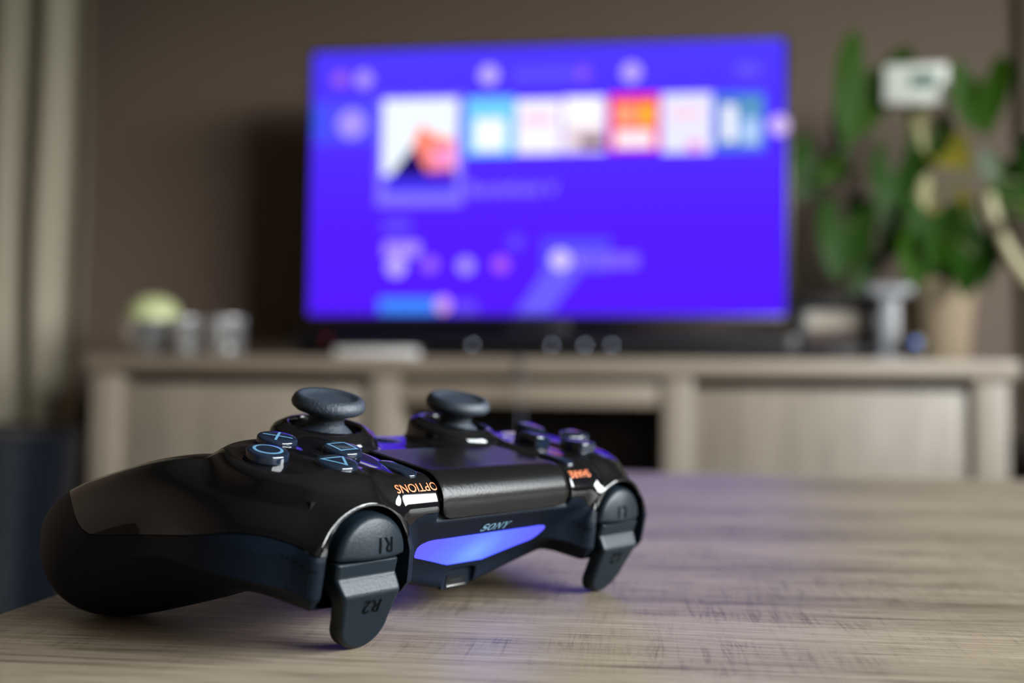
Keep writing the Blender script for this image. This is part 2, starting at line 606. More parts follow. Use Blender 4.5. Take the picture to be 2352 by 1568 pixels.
def clip_mesh(V, T, N, g):
    """keep the side where g > 0, cutting triangles exactly at g = 0"""
    keep = g > 0
    c = keep[T].sum(1)
    nv = len(V)
    cache = {}
    newV, newN, newT = [], [], []
    def cut(a, b):
        nonlocal nv
        k = (a, b) if a < b else (b, a)
        if k not in cache:
            t = g[a] / (g[a] - g[b])
            newV.append(V[a] + (V[b] - V[a]) * t)
            nn = N[a] + (N[b] - N[a]) * t
            newN.append(nn / max(np.linalg.norm(nn), 1e-9))
            cache[k] = nv; nv += 1
        return cache[k]
    for t in T[(c == 1) | (c == 2)]:
        t = list(t)
        kp = [keep[i] for i in t]
        if sum(kp) == 1:
            i = kp.index(True); a, b, d = t[i], t[(i + 1) % 3], t[(i + 2) % 3]
            newT.append((a, cut(a, b), cut(a, d)))
        else:
            i = kp.index(False); a, b, d = t[i], t[(i + 1) % 3], t[(i + 2) % 3]
            p, q = cut(a, b), cut(a, d)
            newT.append((p, b, d)); newT.append((p, d, q))
    VV = np.concatenate([V, np.array(newV).reshape(-1, 3)]); NN = np.concatenate([N, np.array(newN).reshape(-1, 3)])
    TT = np.concatenate([T[c == 3], np.array(newT, int).reshape(-1, 3)])
    used = np.zeros(len(VV), bool); used[TT.ravel()] = True
    mp = np.cumsum(used) - 1
    return VV[used], mp[TT], NN[used]

def add_rim(V, T, N, deep):
    """fold every open edge inwards; deep(P) -> (depth, use straight -y direction)"""
    E = np.concatenate([T[:, [0, 1]], T[:, [1, 2]], T[:, [2, 0]]])
    key = np.sort(E, 1)
    kk = key[:, 0].astype(np.int64) * len(V) + key[:, 1]
    _, inv, cnt = np.unique(kk, return_inverse=True, return_counts=True)
    B = E[cnt[inv] == 1]
    bv = np.unique(B)
    mp = {int(i): k for k, i in enumerate(bv)}
    A, NA = V[bv], N[bv]
    RN = np.zeros_like(A)
    for p, q in B:
        n_ = np.cross(V[q] - V[p], N[p]); l = np.linalg.norm(n_)
        if l > 1e-9:
            RN[mp[int(p)]] += n_ / l; RN[mp[int(q)]] += n_ / l
    RN /= np.maximum(np.linalg.norm(RN, axis=1), 1e-9)[:, None]
    dep, straight = deep(A)
    D_ = np.where(straight[:, None], np.array([0, -1.0, 0]), -NA) * dep[:, None]
    n0, n1 = len(V), len(V) + len(bv)
    VV = np.concatenate([V, A, A + D_]); NN = np.concatenate([N, RN, RN])
    F = [tuple(t) for t in T] + [(n0 + mp[int(p)], n1 + mp[int(p)], n1 + mp[int(q)], n0 + mp[int(q)]) for p, q in B]
    return VV, F, NN

BV, BQ, BN = sdf_mesh(body, (-90, -60, -58), (90, 54, 8), 0.62)
BT = np.concatenate([BQ[:, [0, 1, 2]], BQ[:, [0, 2, 3]]])

s_side = spline([56, 51, 46, 40, 34, 25, 12, -2, -18, -40], [-15.0, -14.6, -13.4, -12.6, -13.0, -15.4, -19.0, -22.7, -26.8, -30])
def seam(P):
    x = np.abs(P[:, 0]); y = P[:, 1]; z = P[:, 2]
    side = s_side(y)
    front = np.interp(x, [0, 28, 33.8, 36.5, 40, 44, 60], [-8.0, -8.0, -8.1, -9.5, -12.6, -16, -17])
    w_ = np.clip((y - 36) / 8, 0, 1) * np.clip((50 - x) / 6, 0, 1)
    zs = side * (1 - w_) + front * w_
    a = z - zs
    b = (y + 44.5) - 0.10 * np.clip(x - 73, -9, None) ** 2
    k = 15.0
    h = np.maximum(k - np.abs(a - b), 0) / k
    return np.minimum(a, b) - h * h * k * 0.25
def opening(P):
    return np.maximum(arch(np.abs(P[:, 0]), P[:, 2]), 46.5 - P[:, 1])
def rim_depth(P):
    near = (np.abs(opening(P)) < 0.35) & (P[:, 1] > 46)
    return np.where(near, 6.0, 1.3), near
OV, OT, ON = clip_mesh(BV, BT, BN, opening(BV))
gs = seam(OV)
v_, t_, n_ = clip_mesh(OV, OT, ON, gs - 0.12)
v_, f_, n_ = add_rim(v_, t_, n_, rim_depth)
top_shell = cobj('top_shell', v_, f_, M['gloss'], normals=n_)
top_shell['label'] = 'glossy black upper shell'
v_, t_, n_ = clip_mesh(OV - ON * 0.10, OT, ON, -gs - 0.12)
v_, f_, n_ = add_rim(v_, t_, n_, rim_depth)
low_shell = cobj('lower_shell', v_, f_, M['shell'], normals=n_)
low_shell['label'] = 'matte dark lower shell with grained grips'

def project(V, f=body, off=0.0, its=8):
    V = np.array(V, float)
    for _ in range(its):
        d, g = sdf_grad(f, V)
        V -= np.clip((d - off) / np.maximum((g * g).sum(1), 0.2), -1, 1)[:, None] * g
    return V

# ---- shoulder buttons and triggers
def r1_sdf(P, cx=52.4):
    x = np.abs(P[:, 0]); y = P[:, 1]; z = P[:, 2]
    d2 = arch(x, z, cx, -16.9, 10.9, 10.8)
    d2 = iround(d2, -16.6 - z, 0.8)
    yf = 53.9 - 0.018 * (x - cx) ** 2 - 0.026 * (z + 15) ** 2 * (z > -15) - 0.06 * (z + 17)
    return np.maximum(iround(d2, y - yf, 1.3), 40 - y)
def r2_front(z):
    zs = [-41, -36, -31, -27, -24.9, -24.0, -21.2, -20.8, -17]
    ys = [49.4, 50.8, 52.2, 53.3, 54.0, 53.9, 52.0, 51.6, 52.2]
    return sum(np.interp(z + o_, zs, ys) for o_ in (-.3, -.15, 0, .15, .3)) / 5
r2_half = spline([-16, -21, -25, -30, -35, -41], [9.9, 9.7, 9.2, 8.2, 7.2, 6.8])
def r2_sdf(P):
    x = np.abs(P[:, 0]); y = P[:, 1]; z = P[:, 2]
    cx = 52.8 + 0.12 * (z + 22)
    hw = r2_half(z)
    side = (np.abs(x - cx) - hw) * 0.97
    # round tip
    tip = np.sqrt((x - cx) ** 2 + np.minimum(z + 32.2, 0) ** 2) - r2_half(np.full(1, -32.2))[0]
    side = np.where(z < -32.2, tip, side)
    yf = r2_front(z)
    bk = (yf - 4.6 - np.clip(z + 27, 0, None) * 1.0) - y
    d = iround(side, (y - yf) * 0.9, 1.2)
    d = iround(d, bk, 1.0)
    d = iround(d, z + 17.0, 0.5)
    return np.maximum(d, 38 - y)
for sgn in (1, -1):
    bx = (38, 66) if sgn > 0 else (-66, -38)
    V, Q, N_ = sdf_mesh(r1_sdf, (bx[0], 38, -19), (bx[1], 56, -4), 0.55)
    o = cobj('shoulder_button', V, Q, M['trigger'], normals=N_)
    o['label'] = 'grey shoulder button marked ' + ('R1' if sgn > 0 else 'L1')
    V, Q, N_ = sdf_mesh(r2_sdf, (bx[0], 36, -42), (bx[1], 56, -15), 0.55)
    o2 = cobj('trigger', V, Q, M['trigger'], normals=N_)
    o2['label'] = 'grey trigger marked ' + ('R2' if sgn > 0 else 'L2')
    # lining of the shoulder opening
    lin = bmesh.new()
    box_bm(lin, 0, 1, 0, 1, 0, 1)
    V = np.array([v.co for v in lin.verts]); F = [[v.index for v in f.verts] for f in lin.faces]; lin.free()
    V = V * [25.6, 6, 24] + [40.6, 37.4, -28.2]
    if sgn < 0: V[:, 0] *= -1; F = [f[::-1] for f in F]
    cobj('trigger_housing', V, F, M['dark'], smooth=False)
    if sgn > 0: R1o, R2o = o, o2
    else: L1o, L2o = o, o2

# ---- lettering helper: flat text -> triangles
def text_mesh(s, size, shear=0.0, bold=0.0, wide=1.0):
    cu = bpy.data.curves.new('t', 'FONT')
    cu.body = s; cu.size = size; cu.align_x = 'CENTER'; cu.align_y = 'CENTER'
    cu.shear = shear; cu.offset = bold; cu.resolution_u = 4
    ob = bpy.data.objects.new('t', cu); col.objects.link(ob)
    bpy.context.view_layer.update()
    me = bpy.data.meshes.new_from_object(ob.evaluated_get(bpy.context.evaluated_depsgraph_get()))
    bm = bmesh.new(); bm.from_mesh(me)
    bmesh.ops.triangulate(bm, faces=bm.faces)
    bmesh.ops.remove_doubles(bm, verts=bm.verts, dist=size * 0.002)
    for _ in range(2):
        es = [e_ for e_ in bm.edges if e_.calc_length() > size * 0.18]
        if not es: break
        bmesh.ops.subdivide_edges(bm, edges=es, cuts=1, use_grid_fill=False)
        bmesh.ops.triangulate(bm, faces=bm.faces)
    V = np.array([v.co for v in bm.verts]); V[:, 0] *= wide
    F = [[v.index for v in f.verts] for f in bm.faces]
    bm.free()
    bpy.data.objects.remove(ob); bpy.data.curves.remove(cu); bpy.data.meshes.remove(me)
    return V, F

def letter_on(name, s, size, origin, ux, uy, mat, parent, f, off=0.2, **kw):
    V, F = text_mesh(s, size, **kw)
    ux = np.array(ux, float); uy = np.array(uy, float)
    P = np.array(origin, float) + V[:, :1] * ux + V[:, 1:2] * uy
    P = project(P, f, off)
    nrm = np.cross(ux, uy)
    o = cobj(name, P, F, mat, parent, smooth=True)
    return o

letter_on('lettering', 'R1', 5.4, (50.4, 53.4, -12.8), (1, 0, 0), (0, 0, -1), M['engraved'], R1o, r1_sdf, bold=0.02)
letter_on('lettering', 'L1', 5.4, (-50.4, 53.4, -12.8), (1, 0, 0), (0, 0, -1), M['engraved'], L1o, r1_sdf, bold=0.02)
letter_on('lettering', 'R2', 5.4, (51.6, 53.6, -27.8), (1, 0, 0), (0, 0, -1), M['engraved'], R2o, r2_sdf, bold=0.02)
letter_on('lettering', 'L2', 5.4, (-51.6, 53.6, -27.8), (1, 0, 0), (0, 0, -1), M['engraved'], L2o, r2_sdf, bold=0.02)
letter_on('lettering', 'OPTIONS', 3.5, (35.4, 46.6, -1.6), (1, 0, 0), (0, 0.72, -0.69), M['orange'], top_shell, body, bold=0.02)
letter_on('lettering', 'SHARE', 3.5, (-34.4, 46.6, -1.6), (1, 0, 0), (0, 0.72, -0.69), M['orange'], top_shell, body, bold=0.02)

# ---- front panel: slab-serif maker's name above the light bar
TD = np.array([0, -.603, -.798])       # down along the panel
PN = np.array([0, .798, -.603])        # outwards
PQ = np.array([0, 48.5, -11.0])
def on_panel(x, p, off=0.0):
    return PQ + np.array([x, 0, 0]) + TD * p + PN * off

def serif_word():
    """S O N Y drawn as bars, rings and serifs in a 1-high frame, x to the right"""
    polys = []
    def rect(x0, y0, x1, y1): polys.append([(x0, y0), (x1, y0), (x1, y1), (x0, y1)])
    def stroke(pts, wd):
        for i in range(len(pts) - 1):
            a = np.array(pts[i], float); b = np.array(pts[i + 1], float)
            w0 = wd[i]; w1 = wd[i + 1]
            ta = np.array(pts[min(i + 1, len(pts) - 1)]) - np.array(pts[max(i - 1, 0)], float)
            tb = np.array(pts[min(i + 2, len(pts) - 1)]) - np.array(pts[i], float)
            na = np.array([-ta[1], ta[0]]) / np.hypot(*ta); nb = np.array([-tb[1], tb[0]]) / np.hypot(*tb)
            polys.append([tuple(a - na * w0 / 2), tuple(b - nb * w1 / 2), tuple(b + nb * w1 / 2), tuple(a + na * w0 / 2)])
    # S
    pts, wd = [], []
    for i in range(41):
        t = i / 40
        if t < 0.5:
            a = math.radians(40 + 230 * t * 2); cx, cy, rx, ry = 0.52, 0.735, 0.40, 0.225
            pts.append((cx + rx * math.cos(a), cy + ry * math.sin(a)))
        else:
            a = math.radians(90 - 230 * (t - 0.5) * 2); cx, cy, rx, ry = 0.52, 0.27, 0.42, 0.23
            pts.append((cx + rx * math.cos(a), cy + ry * math.sin(a)))
        wd.append(0.16 + 0.12 * math.exp(-((t - 0.5) / 0.16) ** 2))
    stroke(pts, wd)
    rect(0.86, 0.68, 0.94, 1.0); rect(0.06, 0.0, 0.14, 0.34)
    # O
    n = 36
    for i in range(n):
        a, b = 2 * math.pi * i / n, 2 * math.pi * (i + 1) / n
        polys.append([(1.78 + 0.62 * math.cos(a), .5 + .5 * math.sin(a)), (1.78 + 0.62 * math.cos(b), .5 + .5 * math.sin(b)),
                      (1.78 + 0.33 * math.cos(b), .5 + .37 * math.sin(b)), (1.78 + 0.33 * math.cos(a), .5 + .37 * math.sin(a))])
    # N
    rect(2.70, 0, 2.86, 1); rect(3.54, 0, 3.70, 1)
    polys.append([(2.72, 1), (2.72, 0.93), (3.58, 0.0), (3.68, 0.0), (3.68, 0.08), (2.98, 1.0)])
    rect(2.56, 0, 2.98, 0.08); rect(2.56, 0.92, 2.98, 1.0); rect(3.42, 0.92, 3.84, 1.0)
    # Y
    rect(4.44, 0, 4.66, 0.46); rect(4.30, 0, 4.80, 0.08)
    polys.append([(4.02, 0.96), (4.44, 0.44), (4.66, 0.44), (4.30, 0.96)])
    polys.append([(4.94, 0.96), (4.52, 0.44), (4.66, 0.44), (5.08, 0.96)])
    rect(3.92, 0.92, 4.44, 1.0); rect(4.78, 0.92, 5.20, 1.0)
    return polys
polys = serif_word()
V, F = [], []
for pg in polys:
    b0 = len(V)
    for (x, y) in pg:
        V.append(on_panel(5.9 - 11.6 * x / 5.2, 6.7 - 3.1 * y, 0.3))
    F.append(list(range(b0, b0 + len(pg))))
V = project(np.array(V), body, 0.03)
bmt = bmesh.new()
vs_ = [bmt.verts.new(v) for v in V]
for f in F:
    try: bmt.faces.new([vs_[i] for i in f])
    except ValueError: pass
bmesh.ops.recalc_face_normals(bmt, faces=bmt.faces)
V = np.array([v.co for v in bmt.verts]); bmt.verts.index_update()
F = [[v.index for v in f.verts] for f in bmt.faces]; bmt.free()
cobj('lettering', V, F, M['logo'], low_shell, smooth=False)

# ---- light bar: a raised diffuser in the panel
def glow_mat():
    m = bpy.data.materials.new('light_bar_glow')
    m.use_nodes = True
    nt = m.node_tree; nt.nodes.clear()
    N, L = nt.nodes.new, nt.links.new
    out = N('ShaderNodeOutputMaterial'); e = N('ShaderNodeEmission')
    tc = N('ShaderNodeTexCoord')
    # brighter middle painted into the emission, as if lit from behind
    c = (np.array(on_panel(-0.5, 16.5)) - CB) * US
    vm = N('ShaderNodeVectorMath'); vm.operation = 'DISTANCE'
    L(tc.outputs['Object'], vm.inputs[0]); vm.inputs[1].default_value = tuple(c)
    mr = N('ShaderNodeMapRange')
    mr.inputs['From Min'].default_value = 0.0; mr.inputs['From Max'].default_value = 0.026
    L(vm.outputs['Value'], mr.inputs['Value'])
    r = N('ShaderNodeValToRGB')
    r.color_ramp.elements[0].color = (0.085, 0.165, 1.0, 1)
    r.color_ramp.elements[1].color = (0.060, 0.056, 0.5, 1)
    q = r.color_ramp.elements.new(0.35); q.color = (0.058, 0.088, 0.9, 1)
    q = r.color_ramp.elements.new(0.75); q.color = (0.058, 0.060, 0.6, 1)
    L(mr.outputs[0], r.inputs[0]); L(r.outputs[0], e.inputs['Color'])
    e.inputs['Strength'].default_value = 2.7
    L(e.outputs[0], out.inputs['Surface'])
    return m
M['glow'] = glow_mat()
# outline (x, p) right half, top to bottom
half = [(0, 7.9), (12, 7.95), (22, 8.05), (24.6, 8.3), (26.3, 9.2), (27.3, 10.8), (27.3, 12.6), (26.6, 14.4), (25.0, 15.5), (22, 16.4),
        (16, 18.6), (10, 20.9), (6, 22.3), (3, 23.0), (0, 23.2)]
ps = [h_[1] for h_ in half]
rows = np.concatenate([np.linspace(8.0, 9.4, 6), np.linspace(9.9, 15.0, 8), np.linspace(15.6, 23.1, 14)])
right = half[1:-1]
rp = np.array([q[1] for q in right]); rx = np.array([q[0] for q in right])
xw = np.interp(rows, rp[1:], rx[1:])
V, F = [], []
nc = 25
for j, p in enumerate(rows):
    for i in range(nc):
        t = -1 + 2 * i / (nc - 1)
        edge = min(1 - abs(t), 0.5) * 2
        er = min(j, len(rows) - 1 - j, 3) / 3
        lift = 0.45 * min(1, 4 * edge) * min(1, er + 0.15)
        V.append(on_panel(xw[j] * t, p, -0.1 + lift))
for j in range(len(rows) - 1):
    for i in range(nc - 1):
        a = j * nc + i
        F.append((a, a + 1, a + nc + 1, a + nc))
lb = cobj('light_bar', V, F, M['glow'])
lb['label'] = 'glowing blue light bar'

# ---- charging port
def cbox(name, x0, x1, y0, y1, z0, z1, mat, parent=None, bev=0.0):
    bm = box_bm(bmesh.new(), x0, x1, y0, y1, z0, z1, bev)
    V = np.array([v.co for v in bm.verts]); F = [[v.index for v in f.verts] for f in bm.faces]; bm.free()
    return cobj(name, V, F, mat, parent, sharp=30)
port = cbox('charging_port', -5.6, 5.6, 31.0, 33.3, -36.4, -30.8, M['shell'])
cbox('port_opening', -4.0, 4.0, 33.0, 33.5, -35.4, -32.5, M['dark'], port)
cbox('port_shell', -3.9, 3.9, 33.1, 34.0, -35.75, -35.35, M['metal'], port, 0.1)
cbox('port_shell', -4.0, 4.0, 33.1, 33.7, -32.9, -32.6, M['shell'], port)
cbox('port_tongue', -2.4, 2.4, 33.3, 33.6, -34.2, -33.9, M['black'], port)

# ---- touchpad
V, F = [], []
srow = np.concatenate([np.linspace(0, 1.2, 5), np.linspace(2.4, PAD_S - 3.5, 40), np.linspace(PAD_S - 3.2, PAD_S, 8)])
ncx = 33
def pad_half(s):
    w0 = 26.6 + 0.2 * min(1, s / 20)
    if s > PAD_S - 3.2: q = (s - (PAD_S - 3.2)) / 3.2; w0 -= 3.2 * (1 - math.sqrt(max(0, 1 - q * q)))
    if s < 1.2: q = (1.2 - s) / 1.2; w0 -= 1.2 * (1 - math.sqrt(max(0, 1 - q * q)))
    return w0
ty, tz, tth = pad_profile(srow)
for j, s in enumerate(srow):
    hw = pad_half(s)
    nv_ = np.array([0, math.sin(tth[j]), math.cos(tth[j])])
    for i in range(ncx + 4):
        if i < 2 or i > ncx + 1:
            k = (1 - i) if i < 2 else (i - ncx - 2)
            x = hw * (-1 if i < 2 else 1); dep = 0.15 + k * 1.9; x += 0.22 * (-1 if i < 2 else 1)
            V.append(np.array([x, ty[j], tz[j]]) - nv_ * dep)
        else:
            x = hw * (-1 + 2 * (i - 2) / (ncx - 1))
            V.append(np.array([x, ty[j], tz[j]]))
nn_ = ncx + 4
# end rows dropping inwards
def drop(j):
    nv_ = np.array([0, math.sin(tth[j]), math.cos(tth[j])])
    tv_ = np.array([0, math.cos(tth[j]), -math.sin(tth[j])]) * (0.2 if j else -0.2)
    base = len(V)
    for i in range(nn_): V.append(V[j * nn_ + i] - nv_ * 2.0 + tv_)
    return base
nr = len(srow)
b0 = drop(0); b1 = drop(nr - 1)
for j in range(nr - 1):
    for i in range(nn_ - 1):
        a = j * nn_ + i
        F.append((a, a + 1, a + nn_ + 1, a + nn_))
for i in range(nn_ - 1):
    F.append((b0 + i, b0 + i + 1, i + 1, i))
    a = (nr - 1) * nn_ + i
    F.append((a, a + 1, b1 + i + 1, b1 + i))
pad = cobj('touchpad', V, F, M['pad'], sharp=40)
pad['label'] = 'satin black touchpad wrapping over the front edge'
# fine dots on the flat part of the touchpad, with a row along the bend
DV, DF = [], []
def dot(x, y, z, r, n=6):
    b = len(DV)
    for k in range(n): DV.append((x + r * math.cos(2 * math.pi * k / n), y + r * math.sin(2 * math.pi * k / n), z))
    DF.append(tuple(range(b, b + n)))
yy = 19.4
row_i = 0
while yy < 38.5:
    for i in range(-42, 43):
        x = i * 0.6 + (0.3 if row_i % 2 else 0)
        if abs(x) < 25.4: dot(x, yy, 1.16, 0.13)
    yy += 0.62; row_i += 1
for i in range(-34, 35): dot(i * 0.74, 40.3, 1.16, 0.2)
o = cobj('touchpad_dots', DV, DF, M['pad_dot'], pad, smooth=False)
o['kind'] = 'stuff'

# ---- analog sticks
stick_prof = [(0, 12.3), (3.0, 12.3), (5.6, 12.35), (6.8, 12.5), (7.5, 13.0), (8.2, 13.4), (9.0, 13.35), (9.8, 12.7), (10.4, 11.5), (10.5, 10.7), (10.1, 9.8), (9.1, 9.05),
              (7.4, 8.65), (5.8, 8.35), (5.2, 7.9), (4.95, 6.6), (5.2, 5.0)]
dome_prof = [(5.0, 5.6), (5.3, 5.05), (6.2, 4.4), (7.4, 3.4), (8.4, 2.2), (9.2, 0.8), (9.7, -0.8), (9.8, -2.2)]
def lean(V, c, ang, ux=0.65, uy=0.76):
    """tip points about c so that their top leans towards (ux, uy)"""
    V = np.array(V, float) - c
    sg = np.sign(c[0]) if c[0] else 1.0
    u = np.array([ux, uy, 0]) / math.hypot(ux, uy)
    a = V @ u; b = V[:, 2].copy()
    na = a * math.cos(ang) + b * math.sin(ang); nb = -a * math.sin(ang) + b * math.cos(ang)
    V = V + np.outer(na - a, u); V[:, 2] = nb
    return V + c
def clathe(name, prof, center, mat, parent=None, n=48, sharp=40, tilt=0.0, ln=0.0):
    V, F = lathe_data(prof, n, center)
    if ln: V = lean(V, np.array([center[0], center[1], 2.5]), ln)
    V = [(x_, y_, z_ - tilt * (y_ - 22.4)) for x_, y_, z_ in V]
    return cobj(name, V, [f[::-1] for f in F], mat, parent, sharp=sharp)
for sx in (27.2, -27.2):
    st = clathe('analog_stick', dome_prof, (sx, 0, 0), M['rubber'], ln=0.07)
    st['label'] = 'rubber analog stick with dished mushroom cap'
    cp = clathe('stick_cap', stick_prof, (sx, 0, 0), M['rubber'], st, 64, ln=0.085)
    clathe('stick_well', [(0, -2.3), (10.4, -2.3)], (sx, 0, 0), M['dark'], st)

# ---- action buttons
BR = 5.3
btn_prof = [(0, 3.75), (3.0, 3.72), (4.6, 3.62), (5.0, 3.50), (5.22, 3.25), (5.3, 2.9), (5.3, -0.5)]
def ring_flat(n, r0, r1, z):
    V, F = [], []
    for k in range(n):
        a = 2 * math.pi * k / n
        V += [(r0 * math.cos(a), r0 * math.sin(a), z), (r1 * math.cos(a), r1 * math.sin(a), z)]
    for k in range(n):
        a, b = 2 * k, 2 * ((k + 1) % n)
        F.append((a, a + 1, b + 1, b))
    return V, F
def poly_ring(pts, wd, z, sub=8):
    pts = np.array(pts, float); n = len(pts)
    fine_ = []
    V, F = [], []
    for i in range(n):
        p, a, b = pts[i], pts[i - 1], pts[(i + 1) % n]
        e1 = (p - a) / np.linalg.norm(p - a); e2 = (b - p) / np.linalg.norm(b - p)
        n1 = np.array([-e1[1], e1[0]]); n2 = np.array([-e2[1], e2[0]])
        m = (n1 + n2); m /= (1 + n1 @ n2)
        fine_.append((p - m * wd / 2, p + m * wd / 2))
    for i in range(n):
        (a0, a1), (b0, b1) = fine_[i], fine_[(i + 1) % n]
        for k in range(sub):
            t = k / sub
            V += [(*(a0 + (b0 - a0) * t), z), (*(a1 + (b1 - a1) * t), z)]
    m_ = n * sub
    for i in range(m_):
        a, b = 2 * i, 2 * ((i + 1) % m_)
        F.append((a, b, b + 1, a + 1))
    return V, F
def btn_z(x, y):
    r = math.hypot(x, y)
    return float(np.interp(r, [0, 3.0, 4.6, 5.0], [3.75, 3.72, 3.62, 3.50]))
bdef = [('triangle', 0, 12), ('circle', 12, 0), ('cross', 0, -12), ('square', -12, 0)]
for nm, dx, dy in bdef:
    c = (52 + dx, 22.4 + dy, 0)
    b = clathe('action_button', btn_prof, c, M['button'], n=56, tilt=0.04, ln=0.062)
    b['label'] = 'round smoked button with a pale blue %s' % nm
    clathe('button_hole', [(5.25, 1.15), (5.5, 1.26), (5.85, 1.27)], c, M['dark'], b, tilt=0.04)
    if nm == 'circle': V, F = ring_flat(40, 3.0, 3.75, 0)
    elif nm == 'square':
        V, F = poly_ring([(-2.75, -2.75), (2.75, -2.75), (2.75, 2.75), (-2.75, 2.75)], 0.62, 0)
    elif nm == 'triangle':
        V, F = poly_ring([(-3.3, -1.9), (3.3, -1.9), (0, 3.6)], 0.66, 0)
    else:
        V, F = [], []
        for a in (45, -45):
            ca, sa = math.cos(math.radians(a)), math.sin(math.radians(a))
            segs = np.linspace(-3.9, 3.9, 9)
            for s0, s1 in zip(segs[:-1], segs[1:]):
                b0 = len(V)
                for (u, v) in ((s0, -.33), (s1, -.33), (s1, .33), (s0, .33)):
                    V.append((u * ca - v * sa, u * sa + v * ca, 0.0 if a > 0 else 0.004))
                F.append((b0, b0 + 1, b0 + 2, b0 + 3))
    V = lean([(c[0] + x, c[1] + y, btn_z(x, y) + z + 0.05) for x, y, z in V], np.array([c[0], c[1], 2.5]), 0.062)
    V[:, 2] -= 0.04 * (V[:, 1] - 22.4)
    cobj('symbol', V, F, M['symbol'], b, smooth=False)

# ---- direction pad
def prism(pts, z0, z1, bev):
    bm = bmesh.new()
    vs = [bm.verts.new((x, y, z0)) for x, y in pts]
    f = bm.faces.new(vs)
    r = bmesh.ops.extrude_face_region(bm, geom=[f])
    up = [g for g in r['geom'] if isinstance(g, bmesh.types.BMVert)]
    for v in up: v.co.z = z1
    bm.normal_update()
    bmesh.ops.recalc_face_normals(bm, faces=bm.faces)
    es = [e_ for e_ in bm.edges if all(abs(v.co.z - z1) < 1e-6 for v in e_.verts)]
    bmesh.ops.bevel(bm, geom=es, offset=bev, segments=3, affect='EDGES', profile=0.5)
    bm.verts.index_update()
    V = np.array([v.co for v in bm.verts]); F = [[v.index for v in f.verts] for f in bm.faces]
    bm.free()
    return V, F
for k in range(4):
    a = math.pi / 2 * k
    V, F = prism([(-4.1, 8.0), (-4.1, 13.4), (-3.4, 14.2), (3.4, 14.2), (4.1, 13.4), (4.1, 8.0), (0.0, 3.4)], -0.5, 5.6, 0.8)
    # the outer end stands a little higher than the tip
    V[:, 2] = np.where(V[:, 2] > 1, V[:, 2] - 0.10 * (13 - V[:, 1]), V[:, 2])
    R = np.array([[math.cos(a), -math.sin(a), 0], [math.sin(a), math.cos(a), 0], [0, 0, 1]])
    V = V @ R.T
    V[:, 2] -= 0.04 * V[:, 1]
    V = V + [-52, 22.4, 0]
    o = cobj('direction_button', V, F, M['button'], sharp=35)
    o['label'] = 'dark pentagonal direction button'

# ---- options / share pills, home button, speaker
def pill(y0, y1, hw, n=10):
    p = []
    for k in range(n + 1):
        a = math.pi * k / n
        p.append((hw * math.cos(a), y1 - hw + hw * math.sin(a)))
    for k in range(n + 1):
        a = math.pi + math.pi * k / n
        p.append((hw * math.cos(a), y0 + hw + hw * math.sin(a)))
    return p
for sx, nm in ((34.0, 'options_button'), (-34.0, 'share_button')):
    V, F = prism(pill(31.0, 43.8, 2.5), -3, 1.75, 0.45)
    V[:, 2] -= 0.07 * V[:, 0] * (1 if sx > 0 else 0.3)
    V[:, 0] += sx
    V[:, 2] -= 0.030 * np.clip(V[:, 1] - 37, 0, None) ** 1.8
    cobj(nm, V, F, M['button'], sharp=35)
hb = clathe('home_button', [(0, 1.35), (3.6, 1.3), (4.6, 1.1), (4.9, 0.7), (4.9, -0.4)], (0, -2.0, -1.75), M['button'])
DV, DF = [], []
for r_ in range(3):
    for i in range(9):
        dot((i - 4) * 1.15 + (0.0 if r_ % 2 else 0.4), 8.2 + r_ * 1.2, 0.64 - 0.085 * (9.3 - r_ * 1.2), 0.42, 10)
sp = cobj('speaker_grille', DV, DF, M['dark'], smooth=False)
sp['kind'] = 'stuff'

# ================================================================== THE ROOM
M['trim'] = simple('dark_olive_trim', (.075, .055, .030), .6)
def struct(o): o['kind'] = 'structure'; return o
struct(box('floor', ROOM_X0 - .1, ROOM_X1 + .1, ROOM_Y0 - .1, ROOM_Y1 + .1, -0.10, 0.0, M['floor']))
struct(box('ceiling', ROOM_X0 - .1, ROOM_X1 + .1, ROOM_Y0 - .1, ROOM_Y1 + .1, ROOM_H, ROOM_H + .10, M['white_wall']))
struct(box('wall_back', ROOM_X0 - .1, ROOM_X1 + .1, ROOM_Y1, ROOM_Y1 + .1, 0, ROOM_H, M['wall']))
struct(box('wall_left', ROOM_X0 - .1, ROOM_X0, ROOM_Y0, ROOM_Y1, 0, ROOM_H, M['wall']))
struct(box('wall_front', ROOM_X0 - .1, ROOM_X1 + .1, ROOM_Y0 - .1, ROOM_Y0, 0, ROOM_H, M['wall']))
struct(box('trim_1', 1.10, 1.20, ROOM_Y1 - .03, ROOM_Y1, .08, ROOM_H, M['trim'], bev=.004))
bm = bmesh.new()
X0, X1 = ROOM_X1, ROOM_X1 + .1
box_bm(bm, X0, X1, ROOM_Y0, ROOM_Y1, 0, WIN_Z0)
box_bm(bm, X0, X1, ROOM_Y0, ROOM_Y1, WIN_Z1, ROOM_H)
box_bm(bm, X0, X1, ROOM_Y0, WIN_Y0, WIN_Z0, WIN_Z1)
box_bm(bm, X0, X1, WIN_Y1, ROOM_Y1, WIN_Z0, WIN_Z1)
struct(bm_obj('wall_right', bm, M['wall']))
struct(box('baseboard_back', ROOM_X0, ROOM_X1, ROOM_Y1 - .015, ROOM_Y1, 0, .08, M['frame_white'], bev=.003))
